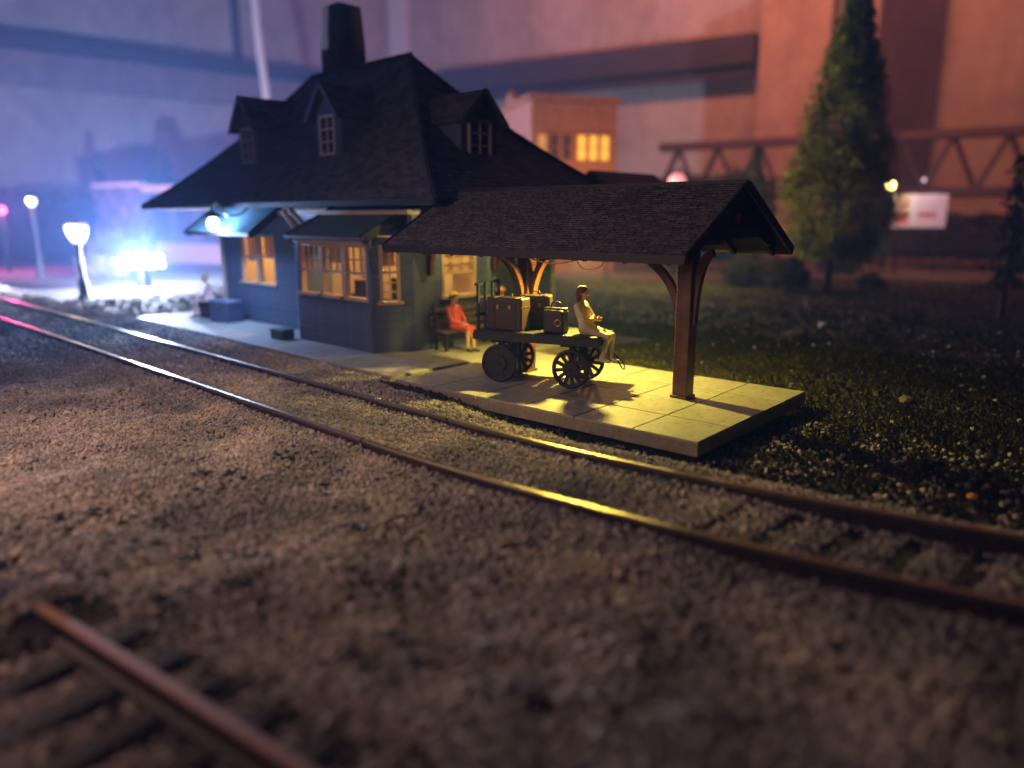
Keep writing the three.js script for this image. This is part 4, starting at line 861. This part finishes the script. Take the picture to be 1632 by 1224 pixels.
// ------------------------------------------------------------------ background buildings
{
  // brick block: corner at px left of the lit windows
  const t = thing('brick_building', 'three storey brick building with lit windows behind the station roof', 'building', [-29.88, 0, -33.0], 0);
  t.rotation.y = 1.05;
  const W_ = 5.2, D_ = 9.2, Hh = 10.0;
  part(t, 'wall', join([box(W_, Hh, 0.3, W_ / 2, Hh / 2, -0.15), box(W_, Hh, 0.3, W_ / 2, Hh / 2, -D_ + 0.15), box(0.3, Hh, D_ - 0.6, W_ - 0.15, Hh / 2, -D_ / 2)]), M.brick, 'orange brick wall facing the tracks');
  part(t, 'side_wall', join([box(0.3, Hh, D_ - 0.6, 0.15, Hh / 2, -D_ / 2)]), mat(0.62, 0.22, 0.15, { roughness: 0.85, map: rep(soft, 0.4) }));  // salmon light on this side put into the wall colour
  part(t, 'roof', box(W_ - 0.6, 0.2, D_ - 0.6, W_ / 2, Hh - 0.4, -D_ / 2), M.underRoof);
  const corn = holder(t, 'cornice');
  part(corn, 'moulding', join([box(W_ + 0.4, 0.3, 0.5, W_ / 2, Hh - 0.1, -0.05), box(0.5, 0.3, D_, 0.05, Hh - 0.1, -D_ / 2)]), M.brick);
  for (let k = 0; k < 14; k++) part(corn, 'dentil', box(0.18, 0.25, 0.2, 0.2 + k * 0.37, Hh - 0.4, 0.1), M.brick);
  const ped = new THREE.Shape([new THREE.Vector2(-1.5, 0), new THREE.Vector2(1.5, 0), new THREE.Vector2(0, 0.85)]);
  part(t, 'pediment', metreUV(new THREE.ExtrudeGeometry(ped, { depth: 0.3, bevelEnabled: false }).rotateY(-Math.PI / 2).translate(0.3, Hh + 0.05, -D_ / 2)), M.brick);
  const lit = mat(0.9, 0.6, 0.15, { emit: [0.62, 0.36, 0.035], roughness: 0.4 }), dim = mat(0.4, 0.2, 0.08, { emit: [0.34, 0.18, 0.04], roughness: 0.4 }), dark = mat(0.06, 0.035, 0.03, { roughness: 0.2 });
  const frameG = join([box(0.62, 0.1, 0.1, 0, 0.72, 0), box(0.74, 0.12, 0.16, 0, -0.75, 0), box(0.07, 1.4, 0.1, -0.28, 0, 0), box(0.07, 1.4, 0.1, 0.28, 0, 0), box(0.5, 0.05, 0.07, 0, 0, 0)]), paneG = box(0.5, 1.38, 0.04);
  for (let f = 0; f < 3; f++) for (let k = 0; k < 6; k++) {
    const w = holder(t, 'window', [k > 2 ? 3.0 + (k - 3) * 0.72 : 0.6 + k * 0.75, 2.0 + f * 2.62, 0.03]);
    part(w, 'frame', frameG, M.brick); part(w, 'pane', paneG, k > 2 && f > 0 ? lit : (k === 0 || (k === 1 && f === 1)) ? dim : dark);
  }
  for (let f = 0; f < 3; f++) for (let k = 0; k < 3; k++) { const w = holder(t, 'window', [-0.03, 2.0 + f * 2.62, -1.6 - k * 1.8], -Math.PI / 2); part(w, 'frame', frameG, M.brick); part(w, 'pane', paneG, k === 1 && f === 1 ? dim : dark); }
}
{
  const t = thing('street_lamp', 'amber lamp added to light the brick building, hidden by the shelter roof', 'street lamp', [-24.3, 0, -32.8]);  // added lamp carrying the orange light on the brick front
  part(t, 'bulb_light', new THREE.SphereGeometry(0.2, 16, 12).translate(0, 3.8, 0), mat(1, 0.6, 0.2, { emit: [4, 2, 0.4] }));
  part(t, 'post', cyl(0.09, 0.06, 3.65, 0, 1.8, 0, 10), M.black);
  point(t, [0, 3.8, 0], [[1, 0.43, 0.09], 140], 0.2);
}
{
  const t = thing('added_lamp', 'yellow lamp added to light the conifer, hidden behind the shelter roof', 'lamp', [-18.6, 0, -30.2]);  // unseen lamp added to brighten the conifer and the ground near it
  part(t, 'bulb_light', new THREE.SphereGeometry(0.2, 16, 12).translate(0, 3.0, 0), mat(1, 0.8, 0.3, { emit: [4, 3, 0.7] }));
  part(t, 'post', cyl(0.07, 0.05, 2.85, 0, 1.4, 0, 10), M.black);
  point(t, [0, 3.0, 0], [[1, 0.76, 0.2], 105], 0.2);
  const e = thing('led_bulb', 'small yellow LED under the right eave of the station', 'lamp', [-12.2, 3.36, -12.3]);
  part(e, 'bulb_light', new THREE.SphereGeometry(0.06, 14, 10), mat(1, 0.8, 0.3, { emit: [4, 3, 0.7] }));
  part(e, 'socket', join([cyl(0.04, 0.04, 0.1, 0, 0.09, 0), cyl(0.012, 0.012, 0.2, 0, 0.2, 0)]), M.black);
  point(e, [0, 0, 0], [[1, 0.74, 0.25], 12], 0.06);
}
{
  const t = thing('flat_roofed_block', 'pale flat roofed block with a dark loading shed left of the station', 'building', [-62.4, 0, -20.4], 0);
  t.rotation.y = 0.31;
  part(t, 'wall', box(4.9, 5.5, 5, 2.45, 2.75, -2.5), mat(0.48, 0.36, 0.36, { roughness: 0.85, map: rep(speckle, 0.2) }));
  part(t, 'roof_edge', join([box(5.2, 0.3, 0.3, 2.45, 5.6, -0.05), box(0.3, 0.3, 5, 4.9, 5.6, -2.5)]), mat(0.5, 0.4, 0.4, { roughness: 0.8 }));
  part(t, 'canopy', box(9.5, 0.4, 4.6, 9.6, 5.3, -2.4), mat(0.48, 0.36, 0.36, { roughness: 0.85 }));
  part(t, 'shed_wall', box(9.5, 3.6, 3.6, 9.6, 3.3, -2.6), mat(0.05, 0.055, 0.07, { roughness: 0.7 }));
  part(t, 'shed_base', box(9.3, 1.4, 3.4, 9.6, 0.75, -2.6), mat(0.30, 0.2, 0.2, { roughness: 0.8 }));
  for (let k = 0; k < 4; k++) { const d = holder(t, 'loading_door', [6 + k * 2.3, 3.1, -0.78]); part(d, 'door_leaf', box(1.4, 2.6, 0.08), M.black); }
}
// truss bridge along the back
{
  const A = V(-34, 0, -52.5), B = V(2, 0, -60.5), t = thing('truss_bridge', 'rusty brown truss bridge crossing in front of the back wall', 'bridge', [0, 0, 0]), n = 12;
  const at = (k, y) => { const p = A.clone().lerp(B, k / n); return [p.x, y, p.z]; };
  part(t, 'top_chord', bar(at(0, 8.6), at(n, 8.6), 0.55, 0.5), M.girder);
  part(t, 'bottom_chord', bar(at(0, 4.9), at(n, 4.9), 0.55, 0.6), M.girder);
  for (let k = 0; k < n; k++) { part(t, 'diagonal', bar(at(k, 5), at(k + 0.5, 8.5), 0.3), M.girder); part(t, 'diagonal', bar(at(k + 0.5, 8.5), at(k + 1, 5), 0.3), M.girder); }
  for (let k = 0; k <= n; k += 4) part(t, 'pier', box(1.2, 4.7, 1.2, at(k, 0)[0], 2.33, at(k, 0)[2]), mat(0.2, 0.15, 0.12, { roughness: 0.9 }));
}
// billboard
{
  const cv = document.createElement('canvas'); cv.width = 256; cv.height = 176; const c = cv.getContext('2d');
  c.fillStyle = '#e9d3e2'; c.fillRect(0, 0, 256, 176); c.fillStyle = '#dcc9dd'; c.fillRect(110, 14, 136, 70);
  c.fillStyle = '#eecdb6'; c.fillRect(10, 8, 70, 90); c.fillStyle = '#e79a9f'; c.fillRect(8, 90, 74, 74);
  c.fillStyle = '#d8dcf2'; c.fillRect(80, 20, 26, 146); c.fillStyle = '#b02a3c'; c.fillRect(30, 108, 30, 34); c.fillRect(36, 50, 26, 16);
  for (let k = 0; k < 7; k++) c.fillRect(122 + k * 13, 92 + (k % 2) * 3, 10, 34 - (k % 3) * 5);
  const tx = new THREE.CanvasTexture(cv); tx.colorSpace = THREE.SRGBColorSpace;
  const t = thing('billboard', 'pale pink billboard with red lettering right of the tall conifer', 'sign', [-14.2, 0, -50.25], 0.3);
  part(t, 'board', box(2.85, 1.95, 0.12, 0, 3.68, 0), M.white);
  part(t, 'poster', new THREE.PlaneGeometry(2.75, 1.86).translate(0, 3.68, 0.066), mat(1, 1, 1, { map: tx, roughness: 0.7 }));
  for (const x of [-1.05, 1.05]) part(t, 'post', box(0.16, 2.7, 0.16, x, 1.36, -0.02), M.shelf);
  const L = thing('lamp_post', 'small round yellow lamp on a thin post left of the billboard', 'street lamp', [-15.55, 0, -48.9]);
  part(L, 'bulb_light', new THREE.TorusGeometry(0.2, 0.07, 10, 24).rotateY(0.6).translate(0, 5.2, 0), mat(1, 0.85, 0.4, { emit: [4, 3, 1.1] }));
  part(L, 'post', cyl(0.05, 0.04, 5.0, 0, 2.5, 0, 8), M.black);
  point(L, [0, 5.2, 0.1], [[1, 0.85, 0.4], 26], 0.2);
  point(t, [0, 5.4, 2.0], [[1, 0.62, 0.85], 7], 0.2);
  part(t, 'lamp_arm', join([rod([0, 4.6, 0], [0, 5.5, 1.0], 0.03), rod([0, 5.5, 1.0], [0, 5.5, 2.0], 0.03)]), M.black);
  part(t, 'bulb_light', new THREE.SphereGeometry(0.1, 12, 10).translate(0, 5.4, 2.0), mat(1, 0.8, 0.9, { emit: [1.2, 0.9, 1.1] }));
  const r = thing('street_lamp', 'pink globe lamp just above the shelter ridge', 'street lamp', [-22.2, 0, -36.06]);
  part(r, 'globe_light', new THREE.SphereGeometry(0.46, 20, 14).translate(0, 5.15, 0), mat(1, 0.5, 0.6, { emit: [0.85, 0.26, 0.36] }));
  part(r, 'post', cyl(0.09, 0.07, 4.75, 0, 2.35, 0, 10), M.black);
}

// ------------------------------------------------------------------ panel lamps outside the picture: red strip, added warm fill
function panelLamp(label, pos, target, w, h, [color, strength], glow) {
  const t = thing('panel_lamp', label, 'lamp', pos);
  const m = new THREE.Matrix4().lookAt(V(...pos), V(...target), V(0, 1, 0.01)); t.quaternion.setFromRotationMatrix(m);
  part(t, 'housing', box(w + 0.4, h + 0.4, 0.4, 0, 0, 0.32), M.black);
  part(t, 'panel_light', box(w, h, 0.04, 0, 0, 0.08), mat(...color, { emit: color.map((c) => c * glow) }));
  const l = new THREE.RectAreaLight(new THREE.Color().setRGB(...color), strength, w, h); l.position.set(0, 0, 0); t.add(l);
}
panelLamp('red strip lamp over the backdrop, above the picture', [-26, 32, -42], [-28, 21, -60], 40, 3, LAMPS.red, 0.3);
panelLamp('unseen warm panel lamp added to light the foreground', [-11.2, 5.0, 0.4], [-7.8, 0, -4.8], 3, 3, LAMPS.room, 0.2);

scene.fog = new THREE.FogExp2(new THREE.Color().setRGB(...FLARE_FOG.color), FLARE_FOG.density);
renderer.render(scene, camera);
